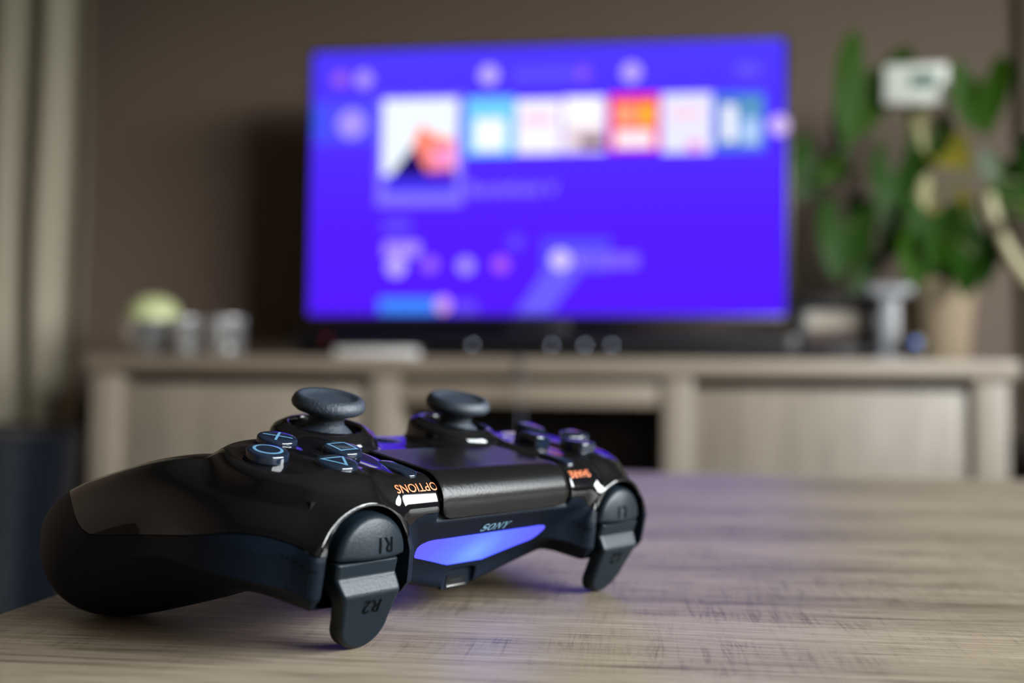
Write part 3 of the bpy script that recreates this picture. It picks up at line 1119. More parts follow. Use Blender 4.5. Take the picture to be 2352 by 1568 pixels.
# window: frame, mullions, panes
def pane_mat():
    m = bpy.data.materials.new('clear_window_glass'); m.use_nodes = True
    nt = m.node_tree; nt.nodes.clear()
    N, L = nt.nodes.new, nt.links.new
    o = N('ShaderNodeOutputMaterial'); t = N('ShaderNodeBsdfTransparent'); g = N('ShaderNodeBsdfGlossy'); mx = N('ShaderNodeMixShader')
    g.inputs['Roughness'].default_value = 0.02
    t.inputs['Color'].default_value = (0.96, 0.98, 0.98, 1)
    mx.inputs[0].default_value = 0.06
    L(t.outputs[0], mx.inputs[1]); L(g.outputs[0], mx.inputs[2]); L(mx.outputs[0], o.inputs['Surface'])
    return m
M['pane'] = pane_mat()
win = empty('window_1', (ROOM_X1 + .05, (WIN_Y0 + WIN_Y1) / 2, WIN_Z0)); win['kind'] = 'structure'
def wpart(name, y0, y1, z0, z1, x0, x1, mat):
    o = box(name, x0, x1, y0 - (WIN_Y0 + WIN_Y1) / 2, y1 - (WIN_Y0 + WIN_Y1) / 2, z0 - WIN_Z0, z1 - WIN_Z0, mat, win)
    return o
fw_ = .06
wpart('frame_bar', WIN_Y0, WIN_Y1, WIN_Z0, WIN_Z0 + fw_, -.05, .05, M['frame_white'])
wpart('frame_bar', WIN_Y0, WIN_Y1, WIN_Z1 - fw_, WIN_Z1, -.05, .05, M['frame_white'])
wpart('frame_bar', WIN_Y0, WIN_Y0 + fw_, WIN_Z0 + fw_, WIN_Z1 - fw_, -.05, .05, M['frame_white'])
wpart('frame_bar', WIN_Y1 - fw_, WIN_Y1, WIN_Z0 + fw_, WIN_Z1 - fw_, -.05, .05, M['frame_white'])
ys_ = np.linspace(WIN_Y0 + fw_, WIN_Y1 - fw_, 4)
for yq in ys_[1:-1]: wpart('mullion', yq - .03, yq + .03, WIN_Z0 + fw_, WIN_Z1 - fw_, -.035, .035, M['frame_white'])
for a_, b_ in zip(ys_[:-1], ys_[1:]): wpart('pane', a_, b_, WIN_Z0 + fw_, WIN_Z1 - fw_, -.004, .004, M['pane'])

# ================================================================== COFFEE TABLE
TX0, TX1, TY0, TY1 = -0.090, 1.02, -0.62, 0.50
tb = empty('coffee_table', ((TX0 + TX1) / 2, (TY0 + TY1) / 2, 0))
tag(tb, 'grey-brown oak coffee table under the game controller', 'table')
def tpart(name, x0, x1, y0, y1, z0, z1, mat, bev=.002):
    cx, cy = (TX0 + TX1) / 2, (TY0 + TY1) / 2
    return box(name, x0 - cx, x1 - cx, y0 - cy, y1 - cy, z0, z1, mat, tb, bev)
tpart('table_top', TX0, TX1, TY0, TY1, TABLE_Z - .04, TABLE_Z, M['table'], .0012)
for x0 in (TX0 + .03, TX1 - .10):
    for y0 in (TY0 + .03, TY1 - .10):
        tpart('leg', x0, x0 + .07, y0, y0 + .07, 0, TABLE_Z - .04, M['oak_v'])
tpart('apron', TX0 + .04, TX1 - .04, TY0 + .05, TY0 + .07, TABLE_Z - .12, TABLE_Z - .04, M['oak'])
tpart('apron', TX0 + .04, TX1 - .04, TY1 - .07, TY1 - .05, TABLE_Z - .12, TABLE_Z - .04, M['oak'])

# ================================================================== TV CABINET
KX0, KX1, KY0, KY1, KZ = -1.315, 0.912, 2.20, 2.69, 0.596
kb = empty('tv_cabinet', ((KX0 + KX1) / 2, (KY0 + KY1) / 2, 0))
tag(kb, 'long grey oak television cabinet with two doors and an open middle niche', 'cabinet')
kcx, kcy = (KX0 + KX1) / 2, (KY0 + KY1) / 2
def kpart(name, x0, x1, y0, y1, z0, z1, mat, bev=.003, parent=None):
    return box(name, x0 - kcx, x1 - kcx, y0 - kcy, y1 - kcy, z0, z1, mat, parent or kb, bev)
kpart('top_panel', KX0, KX1, KY0, KY1, KZ - .040, KZ, M['oak'], .005)
for x0, x1 in ((KX0 + .012, KX0 + .085), (-.585, -.518), (.118, .188), (.815, KX1 - .022)):
    kpart('upright', x0, x1, KY0 + .018, KY1 - .01, .06, KZ - .040, M['oak_edge'])
kpart('plinth', KX0 + .03, KX1 - .03, KY0 + .04, KY1 - .03, 0, .06, M['oak'])
kpart('bottom_panel', KX0 + .085, KX1 - .097, KY0 + .03, KY1 - .02, .06, .085, M['oak'])
kpart('back_panel', KX0 + .085, KX1 - .097, KY1 - .02, KY1 - .012, .085, KZ - .040, M['black'])
kpart('rail', -.518, .118, KY0 + .028, KY0 + .05, KZ - .112, KZ - .058, M['oak'])
for dx0, dx1 in ((KX0 + .088, -.588), (.191, .812)):
    d_ = empty('door', (dx0 - kcx, KY0 + .03 - kcy, 0)); d_.parent = kb
    w_ = dx1 - dx0
    box('door_panel', 0, w_, .006, .024, .088, KZ - .068, M['oak_v'], d_, .002)
    box('handle', w_ / 2 - .05, w_ / 2 + .05, -.004, .008, .105, .117, M['black'], d_, .003)
kpart('drawer_front', -.514, .114, KY0 + .05, KY0 + .066, .088, .17, M['oak'])
kpart('niche_shelf', -.518, .118, KY0 + .06, KY1 - .02, .17, .188, M['oak'])

# ================================================================== TELEVISION
def lin(c):
    return tuple((v / 255 / 12.92) if v / 255 <= .04045 else ((v / 255 + .055) / 1.055) ** 2.4 for v in c)
TVX0, TVX1, TVZ0, TVZ1, TVY = -0.812, 0.430, 0.700, 1.419, 2.40
tv = empty('television', ((TVX0 + TVX1) / 2, TVY + .03, KZ))
tag(tv, 'large flat television showing a violet-blue menu screen', 'television')
tcx, tcy, tcz = (TVX0 + TVX1) / 2, TVY + .03, KZ
def tvpart(name, x0, x1, y0, y1, z0, z1, mat, bev=.003, parent=None):
    return box(name, x0 - tcx, x1 - tcx, y0 - tcy, y1 - tcy, z0 - tcz, z1 - tcz, mat, parent or tv, bev)
M['tv_frame'] = simple('tv_frame_dark_metal', (0.045, 0.044, 0.043), .3, .6)
tvpart('back_cover', TVX0 + .002, TVX1 - .002, TVY + .006, TVY + .05, TVZ0 + .002, TVZ1 - .002, M['black'], .004)
b_ = .009
tvpart('bezel', TVX0, TVX0 + b_, TVY - .001, TVY + .03, TVZ0, TVZ1, M['tv_frame'])
tvpart('bezel', TVX1 - b_, TVX1 + .004, TVY - .001, TVY + .03, TVZ0, TVZ1, M['tv_frame'])
tvpart('bezel', TVX0 + b_, TVX1 - b_, TVY - .001, TVY + .03, TVZ1 - .008, TVZ1, M['tv_frame'])
tvpart('bezel', TVX0 + b_, TVX1 - b_, TVY - .001, TVY + .03, TVZ0, TVZ0 + .014, M['tv_frame'])
tvpart('stand_neck', -.28, -.12, TVY + .012, TVY + .04, KZ + .012, TVZ0 + .05, M['black'])
tvpart('stand_base', -.50, .10, TVY - .03, TVY + .16, KZ, KZ + .014, M['black'], .005)

EM = 1.12
def screen_mat():
    m = bpy.data.materials.new('menu_backdrop'); m.use_nodes = True
    nt = m.node_tree; nt.nodes.clear()
    N, L = nt.nodes.new, nt.links.new
    o = N('ShaderNodeOutputMaterial'); e_ = N('ShaderNodeEmission')
    tc = N('ShaderNodeTexCoord'); sp_ = N('ShaderNodeSeparateXYZ'); r = N('ShaderNodeValToRGB')
    L(tc.outputs['Generated'], sp_.inputs[0]); L(sp_.outputs['Z'], r.inputs[0])
    r.color_ramp.elements[0].color = (*lin((80, 26, 250)), 1)
    r.color_ramp.elements[1].color = (*lin((76, 58, 252)), 1)
    q = r.color_ramp.elements.new(.35); q.color = (*lin((80, 30, 254)), 1)
    L(r.outputs[0], e_.inputs['Color']); e_.inputs['Strength'].default_value = EM
    L(e_.outputs[0], o.inputs['Surface'])
    return m
screen = tvpart('screen', TVX0 + b_, TVX1 - b_, TVY, TVY + .004, TVZ0 + .014, TVZ1 - .008, screen_mat(), 0)
screen['label'] = 'lit violet-blue screen'
emats = {}
def em(c):
    if c not in emats:
        emats[c] = emit('screen_colour', lin(c), EM)
        emats[c].cycles.emission_sampling = 'NONE'
    return emats[c]
SCREEN = [
   ('screen_panel', [(-0.818, 1.166), (-0.632, 1.166), (-0.632, 1.28), (-0.818, 1.28)], (76, 74, 255)),
   ('screen_panel', [(-0.819, 1.196), (-0.789, 1.196), (-0.789, 1.267), (-0.819, 1.267)], (30, 95, 225)),
   ('screen_tile', [(-0.626, 0.999), (-0.396, 0.999), (-0.396, 1.289), (-0.626, 1.289)], (128, 112, 255)),
   ('screen_tile', [(-0.611, 1.081), (-0.413, 1.081), (-0.413, 1.28), (-0.611, 1.28)], (236, 246, 255)),
   ('screen_tile', [(-0.602, 1.033), (-0.416, 1.033), (-0.416, 1.079), (-0.602, 1.079)], (66, 50, 235)),
   ('screen_tile', [(-0.39, 1.129), (-0.262, 1.129), (-0.262, 1.28), (-0.39, 1.28)], (112, 204, 255)),
   ('screen_tile', [(-0.258, 1.131), (-0.142, 1.131), (-0.142, 1.272), (-0.258, 1.272)], (246, 242, 255)),
   ('screen_tile', [(-0.138, 1.131), (-0.026, 1.131), (-0.026, 1.276), (-0.138, 1.276)], (232, 215, 225)),
   ('screen_tile', [(-0.017, 1.134), (0.109, 1.134), (0.109, 1.28), (-0.017, 1.28)], (255, 40, 90)),
   ('screen_tile', [(0.115, 1.127), (0.242, 1.127), (0.242, 1.279), (0.115, 1.279)], (228, 228, 255)),
   ('screen_tile', [(0.247, 1.129), (0.372, 1.129), (0.372, 1.278), (0.247, 1.278)], (70, 120, 205)),
   ('screen_text_bar', [(-0.266, 1.322), (-0.096, 1.322), (-0.096, 1.354), (-0.266, 1.354)], (92, 78, 246)),
   ('screen_text_bar', [(0.301, 1.322), (0.361, 1.322), (0.361, 1.351), (0.301, 1.351)], (98, 84, 246)),
   ('screen_text_bar', [(-0.606, 0.933), (-0.534, 0.933), (-0.534, 0.96), (-0.606, 0.96)], (98, 78, 255)),
   ('screen_text_bar', [(-0.603, 0.866), (-0.508, 0.866), (-0.508, 0.903), (-0.603, 0.903)], (170, 142, 255)),
   ('screen_panel', [(-0.187, 0.826), (-0.013, 0.826), (-0.013, 0.909), (-0.187, 0.909)], (86, 76, 255)),
   ('screen_text_bar', [(-0.057, 0.834), (0.058, 0.834), (0.058, 0.87), (-0.057, 0.87)], (124, 98, 255)),
   ('screen_panel', [(-0.614, 0.703), (-0.462, 0.703), (-0.462, 0.757), (-0.614, 0.757)], (60, 132, 255)),
   ('screen_text_bar', [(-0.416, 0.716), (-0.355, 0.716), (-0.355, 0.75), (-0.416, 0.75)], (98, 68, 250)),
   ('screen_detail', [(-0.367, 1.141), (-0.287, 1.141), (-0.287, 1.225), (-0.367, 1.225)], (250, 252, 255)),
   ('screen_detail', [(-0.242, 1.207), (-0.163, 1.207), (-0.163, 1.234), (-0.242, 1.234)], (240, 200, 225)),
   ('screen_detail', [(-0.129, 1.205), (-0.04, 1.205), (-0.04, 1.273), (-0.129, 1.273)], (255, 255, 255)),
   ('screen_detail', [(-0.095, 1.142), (-0.028, 1.142), (-0.028, 1.174), (-0.095, 1.174)], (120, 90, 110)),
   ('screen_detail', [(-0.006, 1.197), (0.051, 1.197), (0.051, 1.258), (-0.006, 1.258)], (255, 160, 120)),
   ('screen_detail', [(0.058, 1.196), (0.1, 1.196), (0.1, 1.257), (0.058, 1.257)], (255, 180, 50)),
   ('screen_detail', [(-0.004, 1.143), (0.094, 1.143), (0.094, 1.185), (-0.004, 1.185)], (255, 240, 250)),
   ('screen_detail', [(0.137, 1.216), (0.214, 1.216), (0.214, 1.239), (0.137, 1.239)], (250, 205, 215)),
   ('screen_detail', [(0.181, 1.132), (0.216, 1.132), (0.216, 1.154), (0.181, 1.154)], (245, 130, 200)),
   ('screen_detail', [(0.268, 1.153), (0.301, 1.153), (0.301, 1.247), (0.268, 1.247)], (245, 248, 255)),
   ('screen_detail', [(0.312, 1.218), (0.365, 1.218), (0.365, 1.263), (0.312, 1.263)], (90, 150, 190)),
   ('screen_detail', [(0.314, 1.146), (0.36, 1.146), (0.36, 1.211), (0.314, 1.211)], (175, 205, 245)),
   ('screen_detail', [(-0.591, 1.077), (-0.517, 1.176), (-0.486, 1.075)], (32, 10, 95)),
   ('screen_detail', [(-0.531, 1.162), (-0.512, 1.214), (-0.471, 1.184), (-0.418, 1.172), (-0.416, 1.089), (-0.487, 1.081)], (255, 135, 115)),
   ('screen_detail', [(-0.482, 1.144), (-0.417, 1.16), (-0.416, 1.086), (-0.469, 1.086)], (255, 150, 205)),
   ('screen_detail', [(-0.493, 1.09), (-0.416, 1.097), (-0.416, 1.075), (-0.492, 1.076)], (120, 12, 110)),
   ('screen_panel', [(-0.16, 0.862), (-0.059, 0.861), (-0.169, 0.709), (-0.254, 0.708)], (104, 92, 255)),
]
CIRC = [
    (-0.729, 1.339, 0.0216, (150, 92, 220)) ,
    (-0.665, 1.337, 0.0238, (170, 145, 250)) ,
    (-0.331, 1.34, 0.025, (192, 174, 255)) ,
    (-0.085, 1.338, 0.0182, (135, 84, 230)) ,
    (0.038, 1.337, 0.025, (190, 168, 250)) ,
    (-0.696, 1.218, 0.0386, (168, 148, 250)) ,
    (0.408, 1.192, 0.025, (212, 184, 246)) ,
    (-0.57, 0.839, 0.0261, (188, 168, 250)) ,
    (-0.48, 0.844, 0.0204, (155, 98, 235)) ,
    (-0.386, 0.84, 0.0216, (168, 148, 250)) ,
    (-0.294, 0.843, 0.0216, (170, 88, 225)) ,
    (-0.256, 0.901, 0.0182, (98, 74, 250)) ,
    (-0.14, 0.854, 0.0261, (214, 198, 255)) ,
    (-0.087, 0.854, 0.0193, (132, 108, 250)) ,
    (-0.444, 0.739, 0.0216, (205, 155, 222)) ,
]

def flat(name, pts, layer, c):
    y = TVY - .0006 - layer * .0005 - tcy
    n = len(pts)
    V = [(x - tcx, y, z - tcz) for x, z in pts] + [(x - tcx, y + .0004, z - tcz) for x, z in pts]
    F = [tuple(range(n)), tuple(range(2 * n - 1, n - 1, -1))] + [(i, i + n, (i + 1) % n + n, (i + 1) % n) for i in range(n)]
    return mesh_obj(name, V, F, em(c), screen, smooth=False)
for k, (nm, pts, c) in enumerate(SCREEN):
    pts = [(max(x, TVX0 + .011), max(z, TVZ0 + .016)) for x, z in pts]
    layer = {'screen_panel': 0, 'screen_tile': 1, 'screen_text_bar': 2, 'screen_detail': 3}[nm]
    if nm == 'screen_tile' and k in (3, 4): layer = 2
    if nm == 'screen_panel' and k == 1: layer = 1
    flat(nm, pts, layer + (k % 5) * .1, c)
for k, (x, z, r, c) in enumerate(CIRC):
    flat('screen_icon', [(x + r * math.cos(2 * math.pi * i / 20), z + r * math.sin(2 * math.pi * i / 20)) for i in range(20)], 3 + (k % 4) * .1, c)
V, F = text_mesh('Battlefield V', .048)
mesh_obj('screen_text', [(-.268 - tcx + x, TVY - .003 - tcy, 1.038 - tcz + y) for x, y, z in V], F, em((150, 134, 255)), screen, smooth=False)

# ================================================================== THINGS ON THE CABINET
# soundbar under the television
sb = empty('soundbar', (-.185, 2.315, KZ)); tag(sb, 'long low black soundbar under the television', 'soundbar')
box('body', -.62, .62, -.04, .04, .006, .066, M['black'], sb, .008, 3)
box('grille', -.60, .60, -.043, -.039, .012, .060, M['dark'], sb, .001)
for x in (-.44, .44): box('foot', x - .02, x + .02, -.03, .03, 0, .008, M['dark'], sb)
M['chrome'] = simple('dark_chrome', (.20, .22, .27), .15, 1.0)
for x in (-.165, .03, .11, .175):  # small chrome domes added to give glints along the soundbar
    V, F = lathe_data([(0, .009), (.008, .0075), (.012, .003), (.0125, 0)], 20)
    o = mesh_obj('glint_dome', [(x + a, -.043 - c, .032 + b) for a, b, c in V], F, M['chrome'], sb)
M['red_led'] = emit('red_standby_light', (1.0, .05, .02), .5)
lathe('standby_light', [(0, .004), (.006, .003), (.007, 0)], M['red_led'], sb, 12, (-.53, -.043, .045))

# white slim box lying at the front edge
wb = empty('white_box', (-.575, 2.245, KZ)); tag(wb, 'slim white plastic box lying in front of the soundbar', 'box')
M['white_plastic'] = simple('white_plastic', (.55, .54, .53), .4)
box('case', -.10, .10, -.04, .03, .0, .014, M['white_plastic'], wb, .003)
box('lid', -.099, .099, -.039, .029, .0146, .022, M['white_plastic'], wb, .003)

# cable running down over the cabinet front
pts = bez((-.215, 2.193, KZ + .004), (-.214, 2.188, KZ - .2), (-.205, 2.190, .004), 24)
pts += bez((-.203, 2.188, .0036), (-.18, 2.17, .0032), (-.10, 2.165, .0032), 8)
V, F = tube_data(pts, .003, 10)
M['cable'] = simple('blue_grey_cable', (.07, .075, .10), .5)
tag(mesh_obj('cable', V, F, M['cable']), 'thin blue-grey cable hanging down over the cabinet front', 'cable')

# glass and candle group
def glass_mat():
    m, nt, b = new_mat('clear_glass')
    b.inputs['Base Color'].default_value = (.93, .95, .96, 1)
    b.inputs['Transmission Weight'].default_value = 0.9
    b.inputs['Roughness'].default_value = .10
    b.inputs['IOR'].default_value = 1.5
    return m
M['glass'] = glass_mat()
M['frost'] = simple('frosted_rim_glass', (.30, .31, .33), .22, spec=.8)
M['green_wax'] = simple('pale_green_wax', (.40, .43, .22), .42, noise=.06, nscale=30)
gc = empty('globe_candle', (-1.195, 2.32, KZ)); tag(gc, 'round pale green candle sitting in a glass cup', 'candle')
lathe('candle', [(0, .040), (.03, .045), (.055, .060), (.070, .083), (.0735, .098), (.070, .116), (.057, .139), (.034, .155), (.012, .161), (0, .1615)], M['green_wax'], gc, 40)
lathe('wick', [(0, .174), (.0015, .173), (.0015, .159)], M['dark'], gc, 8)
lathe('glass_cup', [(0, 0), (.040, 0), (.046, .006), (.060, .032), (.073, .068), (.0755, .092), (.0735, .092), (.0705, .068), (.057, .034), (.043, .010), (0, .008)], M['glass'], gc, 40)
def tumbler(x, y, r, h, label):
    g = empty('glass_tumbler', (x, y, KZ)); tag(g, label, 'glass')
    lathe('glass_wall', [(0, 0), (r * .84, 0), (r * .9, .003), (r * .98, h), (r * .93, h), (r * .83, .012), (0, .010)], M['glass'], g, 40)
    lathe('glint_cup', [(0, .011), (r * .66, .011), (r * .66, .028), (r * .6, .029), (0, .029)], M['metal'], g, 32)  # polished metal cup added to catch glints inside the glass
    lathe('rim', [(r * .93, h), (r * .98, h), (r * .985, h - .006), (r * .925, h - .006), (r * .93, h)], M['frost'], g, 40)
    return g
tumbler(-1.084, 2.275, .037, .098, 'small clear glass holder next to the green candle')
tumbler(-.985, 2.30, .046, .100, 'wider clear glass holder nearest the television')

# picture frame
pf = empty('picture_frame', (.545, 2.40, KZ)); tag(pf, 'black picture frame with a beige and brown landscape beside the television', 'picture frame')
for x0, x1, z0, z1 in ((-.105, .105, 0, .042), (-.105, .105, .128, .170), (-.105, -.066, .042, .128), (.066, .105, .042, .128)):
    box('frame_bar', x0, x1, -.010, .010, z0, z1, M['black'], pf, .002)
def picture_mat():
    m, nt, b = new_mat('landscape_print')
    N, L = nt.nodes.new, nt.links.new
    tc = N('ShaderNodeTexCoord'); s_ = N('ShaderNodeSeparateXYZ'); r = N('ShaderNodeValToRGB'); n = N('ShaderNodeTexNoise'); a = N('ShaderNodeMath')
    a.operation = 'MULTIPLY_ADD'; n.inputs['Scale'].default_value = 5; a.inputs[1].default_value = .35
    L(tc.outputs['Generated'], s_.inputs[0]); L(tc.outputs['Generated'], n.inputs['Vector'])
    L(n.outputs['Fac'], a.inputs[0]); L(s_.outputs['Z'], a.inputs[2])
    L(a.outputs[0], r.inputs[0])
    r.color_ramp.elements[0].position = .38; r.color_ramp.elements[0].color = (.020, .010, .010, 1)
    r.color_ramp.elements[1].position = 1.1 if False else 1.0; r.color_ramp.elements[1].color = (.30, .27, .23, 1)
    q = r.color_ramp.elements.new(.62); q.color = (.075, .042, .035, 1)
    q = r.color_ramp.elements.new(.80); q.color = (.34, .30, .24, 1)
    L(r.outputs[0], b.inputs['Base Color']); b.inputs['Roughness'].default_value = .35
    return m
box('picture', -.067, .067, -.004, .004, .041, .129, picture_mat(), pf)
box('easel_back', -.02, .02, .008, .06, .0, .11, M['black'], pf, .002)

# T shaped grey stand
ts = empty('accessory_stand', (.658, 2.33, KZ)); tag(ts, 'small grey T-shaped stand between picture frame and plant pot', 'stand')
M['grey_plastic'] = simple('light_grey_plastic', (.20, .205, .22), .38)
bm = bmesh.new(); box_bm(bm, -.022, .018, -.012, .012, .01, .16, .004)
bm_obj('stem', bm, M['grey_plastic'], ts)
box('top_bar', -.058, .050, -.03, .03, .155, .185, M['grey_plastic'], ts, .010, 3)
box('foot', -.045, .04, -.04, .04, 0, .012, M['grey_plastic'], ts, .004)

# small black device with a blue light
dv = empty('small_device', (.700, 2.300, KZ)); tag(dv, 'small black device with a blue light beside the plant pot', 'device')
box('case', -.016, .022, -.02, .03, 0, .062, M['black'], dv, .006, 3)
M['blue_led'] = emit('blue_indicator', (.015, .17, .75), 2.4)
V, F = lathe_data([(0, .003), (.0045, .002), (.006, 0)], 16)
mesh_obj('indicator_light', [(.004 + a, -.0205 - c, .044 + b) for a, b, c in V], F, M['blue_led'], dv)

# ================================================================== PLANT
PX, PY = .805, 2.47
pt = empty('potted_plant', (PX, PY, KZ)); tag(pt, 'tall potted philodendron climbing a moss pole beside the television', 'plant')
M['pot'] = simple('beige_woven_pot', (.24, .185, .12), .75, noise=.35, nscale=60, bump=.6)
M['soil'] = simple('dark_soil', (.02, .014, .010), .9)
M['moss'] = simple('moss_pole', (.27, .25, .13), .85, noise=.35, nscale=45, bump=.8)
M['stem'] = simple('pale_stem', (.36, .32, .19), .5, noise=.1, nscale=20)
M['petiole'] = simple('green_petiole', (.10, .115, .035), .5)
def leaf_mat(name, c, rough=.5):
    m = simple(name, c, rough, spec=.07, noise=.25, nscale=14)
    return m
LM = [leaf_mat('leaf_mid_green', (.020, .058, .003)), leaf_mat('leaf_dark_green', (.014, .043, .005), .45), leaf_mat('leaf_bright_green', (.040, .095, .008)),
      leaf_mat('leaf_olive', (.13, .115, .014)), leaf_mat('leaf_glossy_green', (.014, .043, .005), .22)]
lathe('pot', [(0, 0), (.066, 0), (.072, .006), (.090, .195), (.093, .205), (.086, .207), (.080, .18), (0, .178)], M['pot'], pt, 48)
lathe('soil', [(0, .186), (.083, .183)], M['soil'], pt, 32)
pts = [(-.048 + .004 * math.sin(i * 1.3), -.02, .15 + i * .05) for i in range(11)]
V, F = tube_data(pts, [.025 + .003 * math.sin(i * 2.1) for i in range(11)], 16)
mesh_obj('moss_pole', V, F, M['moss'], pt)
def heart(n=0):
    # arrow-shaped blade: tip below, two basal lobes with an open notch above
    h = [(0, -1.0), (.13, -.80), (.26, -.58), (.40, -.26), (.49, .06), (.52, .34), (.47, .56), (.37, .66), (.26, .60), (.17, .42), (.08, .24)]
    return h + [(0, .16)] + [(-x, y) for x, y in h[:0:-1]]
HP = heart()
def leaf(px, pz, py, wd, ht, ang, tilt, mi, yaw=0.0, base=None):
    """heart leaf: centre (room x, z, y), width, height, rotation in the picture plane, tilt away from the viewer"""
    V, F = [], []
    rings = [1.0, .72, .42, .15]
    n = len(HP)
    for r in rings:
        for x, y in HP:
            lx, ly = x * wd * 1.22 * r, y * r * ht / 1.66
            bend = -.16 * (lx / (wd / 2)) ** 2 * wd - .10 * (ly / ht) ** 2 * ht * 1.6 + .05 * wd * abs(lx) / (wd / 2)
            V.append((lx, -bend * -1.0, ly))
    V.append((0, 0, 0))
    for k in range(len(rings) - 1):
        for i in range(n):
            j = (i + 1) % n
            F.append((k * n + i, k * n + j, (k + 1) * n + j, (k + 1) * n + i))
    b = (len(rings) - 1) * n
    for i in range(n): F.append((b + i, b + (i + 1) % n, len(V) - 1))
    R = Matrix.Rotation(yaw, 3, 'Z') @ Matrix.Rotation(tilt, 3, 'X') @ Matrix.Rotation(ang, 3, 'Y')
    c = Vector((px - PX, py - PY, pz - .16 * ht - KZ))
    V = [c + R @ Vector(v) for v in V]
    o = mesh_obj('leaf', V, F, LM[mi], pt)
    if base is not None:
        p0 = Vector((base[0] - PX, base[1] - PY, base[2] - KZ)); p2 = c + R @ Vector((0, .004, ht * .09))
        mid = (p0 + p2) / 2 + Vector((0, -.02, .05))
        Vt, Ft = tube_data(bez(p0, mid, p2, 9), .0042, 8)
        mesh_obj('petiole', Vt, Ft, M['petiole'], pt)
pole = lambda z: (.757, 2.455, z)
leaf(.622, 1.345, 2.42, .150, .29, .30, .10, 0, .1, pole(1.12))
leaf(.580, 1.245, 2.45, .080, .17, .15, .1, 1, .3, pole(1.05))
leaf(.903, 1.310, 2.43, .115, .21, -.06, -.05, 0, -.1, pole(1.15))
leaf(.845, 1.262, 2.37, .055, .13, -.15, .1, 0, .0, pole(1.12))
leaf(.500, 1.130, 2.46, .110, .17, .35, .1, 1, .2, pole(.98))
leaf(.555, 1.105, 2.45, .050, .12, 1.1, .2, 0, .2, pole(.98))
leaf(.686, 1.085, 2.41, .105, .22, .05, .12, 1, .1, pole(1.0))
leaf(.750, 1.130, 2.41, .070, .13, .3, .2, 1, 0, pole(1.0))
leaf(.825, 1.130, 2.42, .100, .10, -.75, -.45, 3, 0, pole(1.02))
leaf(.564, .955, 2.42, .115, .21, .16, .1, 1, .1, pole(.88))
leaf(.632, .875, 2.45, .055, .17, .45, .1, 1, .2, pole(.84))
leaf(.770, .965, 2.40, .110, .15, .1, .1, 1, 0, pole(.93))
leaf(.835, .985, 2.43, .090, .12, -.5, -.2, 3, 0, pole(.92))
leaf(.745, .885, 2.39, .100, .15, .2, .2, 0, 0, pole(.90))
leaf(.800, .900, 2.39, .100, .16, -.1, .2, 1, .1, pole(.90))
leaf(.855, .872, 2.36, .085, .19, .05, -.45, 4, -.45, pole(.92))
leaf(.905, .930, 2.41, .080, .20, .02, .1, 1, -.2, pole(.93))
leaf(.620, 1.020, 2.47, .070, .13, .5, .1, 1, .2, pole(.95))
leaf(.800, 1.190, 2.44, .070, .13, -.4, .1, 1, -.1, pole(1.08))
leaf(.700, .960, 2.45, .080, .15, .3, .1, 0, .1, pole(.90))
leaf(.975, 1.110, 2.43, .120, .16, -.3, .1, 4, -.2, pole(1.0))
leaf(1.000, 1.060, 2.40, .140, .18, -.9, -.1, 1, -.2, pole(1.0))
leaf(1.005, .995, 2.37, .170, .10, -1.3, -.8, 2, -.1, pole(.95))
# pale bare stalk arching to the right
V, F = tube_data(bez((.905 - PX, 2.40 - PY, 1.01 - KZ), (.93 - PX, 2.40 - PY, .86 - KZ), (1.03 - PX, 2.36 - PY, .74 - KZ), 16), .018, 14)
o = mesh_obj('stalk', V, F, M['stem'], pt); o['label'] = 'thick pale arching stalk'
# plant tag
M['tag_white'] = simple('white_card', (.60, .62, .58), .5)
M['tag_print'] = simple('grey_green_print', (.10, .17, .14), .5)
tg = empty('plant_tag', (.735, 2.385, 1.285)); tg.rotation_euler = (.10, .03, -.1); tg.parent = pt
tg.location = (.735 - PX, 2.385 - PY, 1.285 - KZ)
box('card', -.074, .074, -.002, .002, -.048, .048, M['tag_white'], tg, .0015)
box('print', -.015, .05, -.0026, -.0018, -.012, .028, M['tag_print'], tg)

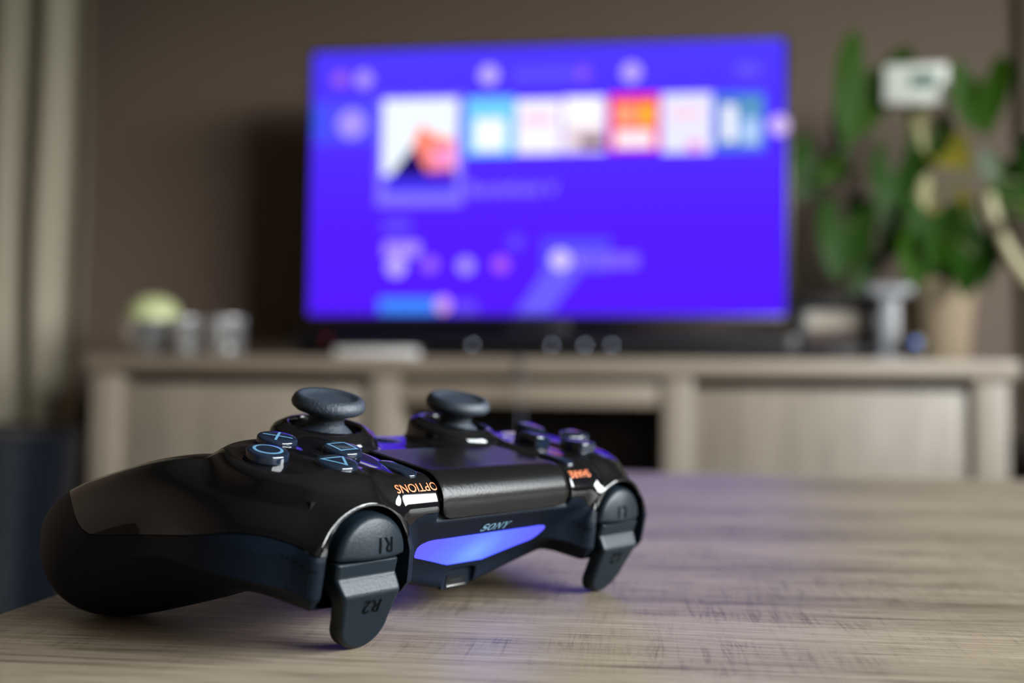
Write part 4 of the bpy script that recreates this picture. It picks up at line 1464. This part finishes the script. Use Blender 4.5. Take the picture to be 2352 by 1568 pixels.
# ================================================================== FLOOR THINGS AND CURTAIN
bn = empty('waste_bin', (-1.25, 1.70, 0)); tag(bn, 'round black waste bin on the floor left of the cabinet', 'bin')
M['bin'] = simple('bin_black_lacquer', (.003, .0042, .007), .3, spec=.15)
lathe('body', [(0, 0), (.150, 0), (.156, .006), (.185, .410), (.180, .410), (.152, .012), (0, .010)], M['bin'], bn, 64)
lathe('rim', [(.180, .410), (.190, .410), (.193, .417), (.190, .430), (.182, .433), (.178, .428), (.180, .410)], M['dark'], bn, 64)

fs = empty('floor_speaker', (1.02, 2.33, 0)); tag(fs, 'small black floor speaker right of the cabinet', 'speaker')
box('cabinet', -.085, .085, -.12, .12, .01, .425, M['black'], fs, .006)
box('front_grille', -.075, .075, -.126, -.119, .03, .41, M['dark'], fs, .003)
for x in (-.06, .06):
    for y in (-.09, .09): lathe('foot', [(0, 0), (.015, 0), (.015, .011), (0, .011)], M['dark'], fs, 16, (x, y, 0))

ct = empty('curtain', (-1.72, 2.52, 0)); tag(ct, 'floor-length beige curtain hanging in soft folds left of the brown wall', 'curtain')
M['curtain'] = simple('beige_curtain', (.245, .22, .165), .85, noise=.08, nscale=5)
V, F = [], []
nx, nz = 120, 24
for j in range(nz + 1):
    z = .02 + 2.36 * j / nz
    for i in range(nx + 1):
        t = i / nx
        x = -.30 + .52 * t + .004 * math.sin(5 * z + 9 * t)
        amp = .020 + .006 * math.sin(t * 11)
        y = amp * math.sin(t * 2 * math.pi * 3.6 + .35 * math.sin(z * 1.5)) * (1 + .15 * (1 - j / nz))
        V.append((x, y, z))
for j in range(nz):
    for i in range(nx):
        a = j * (nx + 1) + i
        F.append((a, a + 1, a + nx + 2, a + nx + 1))
cl = mesh_obj('cloth', V, F, M['curtain'], ct)
sm = cl.modifiers.new('thick', 'SOLIDIFY'); sm.thickness = .003
V, F = tube_data([(-.36, 0, 2.40), (.30, 0, 2.40)], .012, 14)
mesh_obj('rod', V, F, M['black'], ct)
for k in range(8):
    x = -.28 + k * .068
    V, F = tube_data([(x + 0, .018 * math.cos(a), 2.396 + .020 * math.sin(a)) for a in [2 * math.pi * i / 16 for i in range(17)]], .0022, 6)
    mesh_obj('ring', V, F, M['black'], ct)
for x in (-.34, .28): box('bracket', x - .01, x + .01, 0, .23, 2.385, 2.415, M['black'], ct)
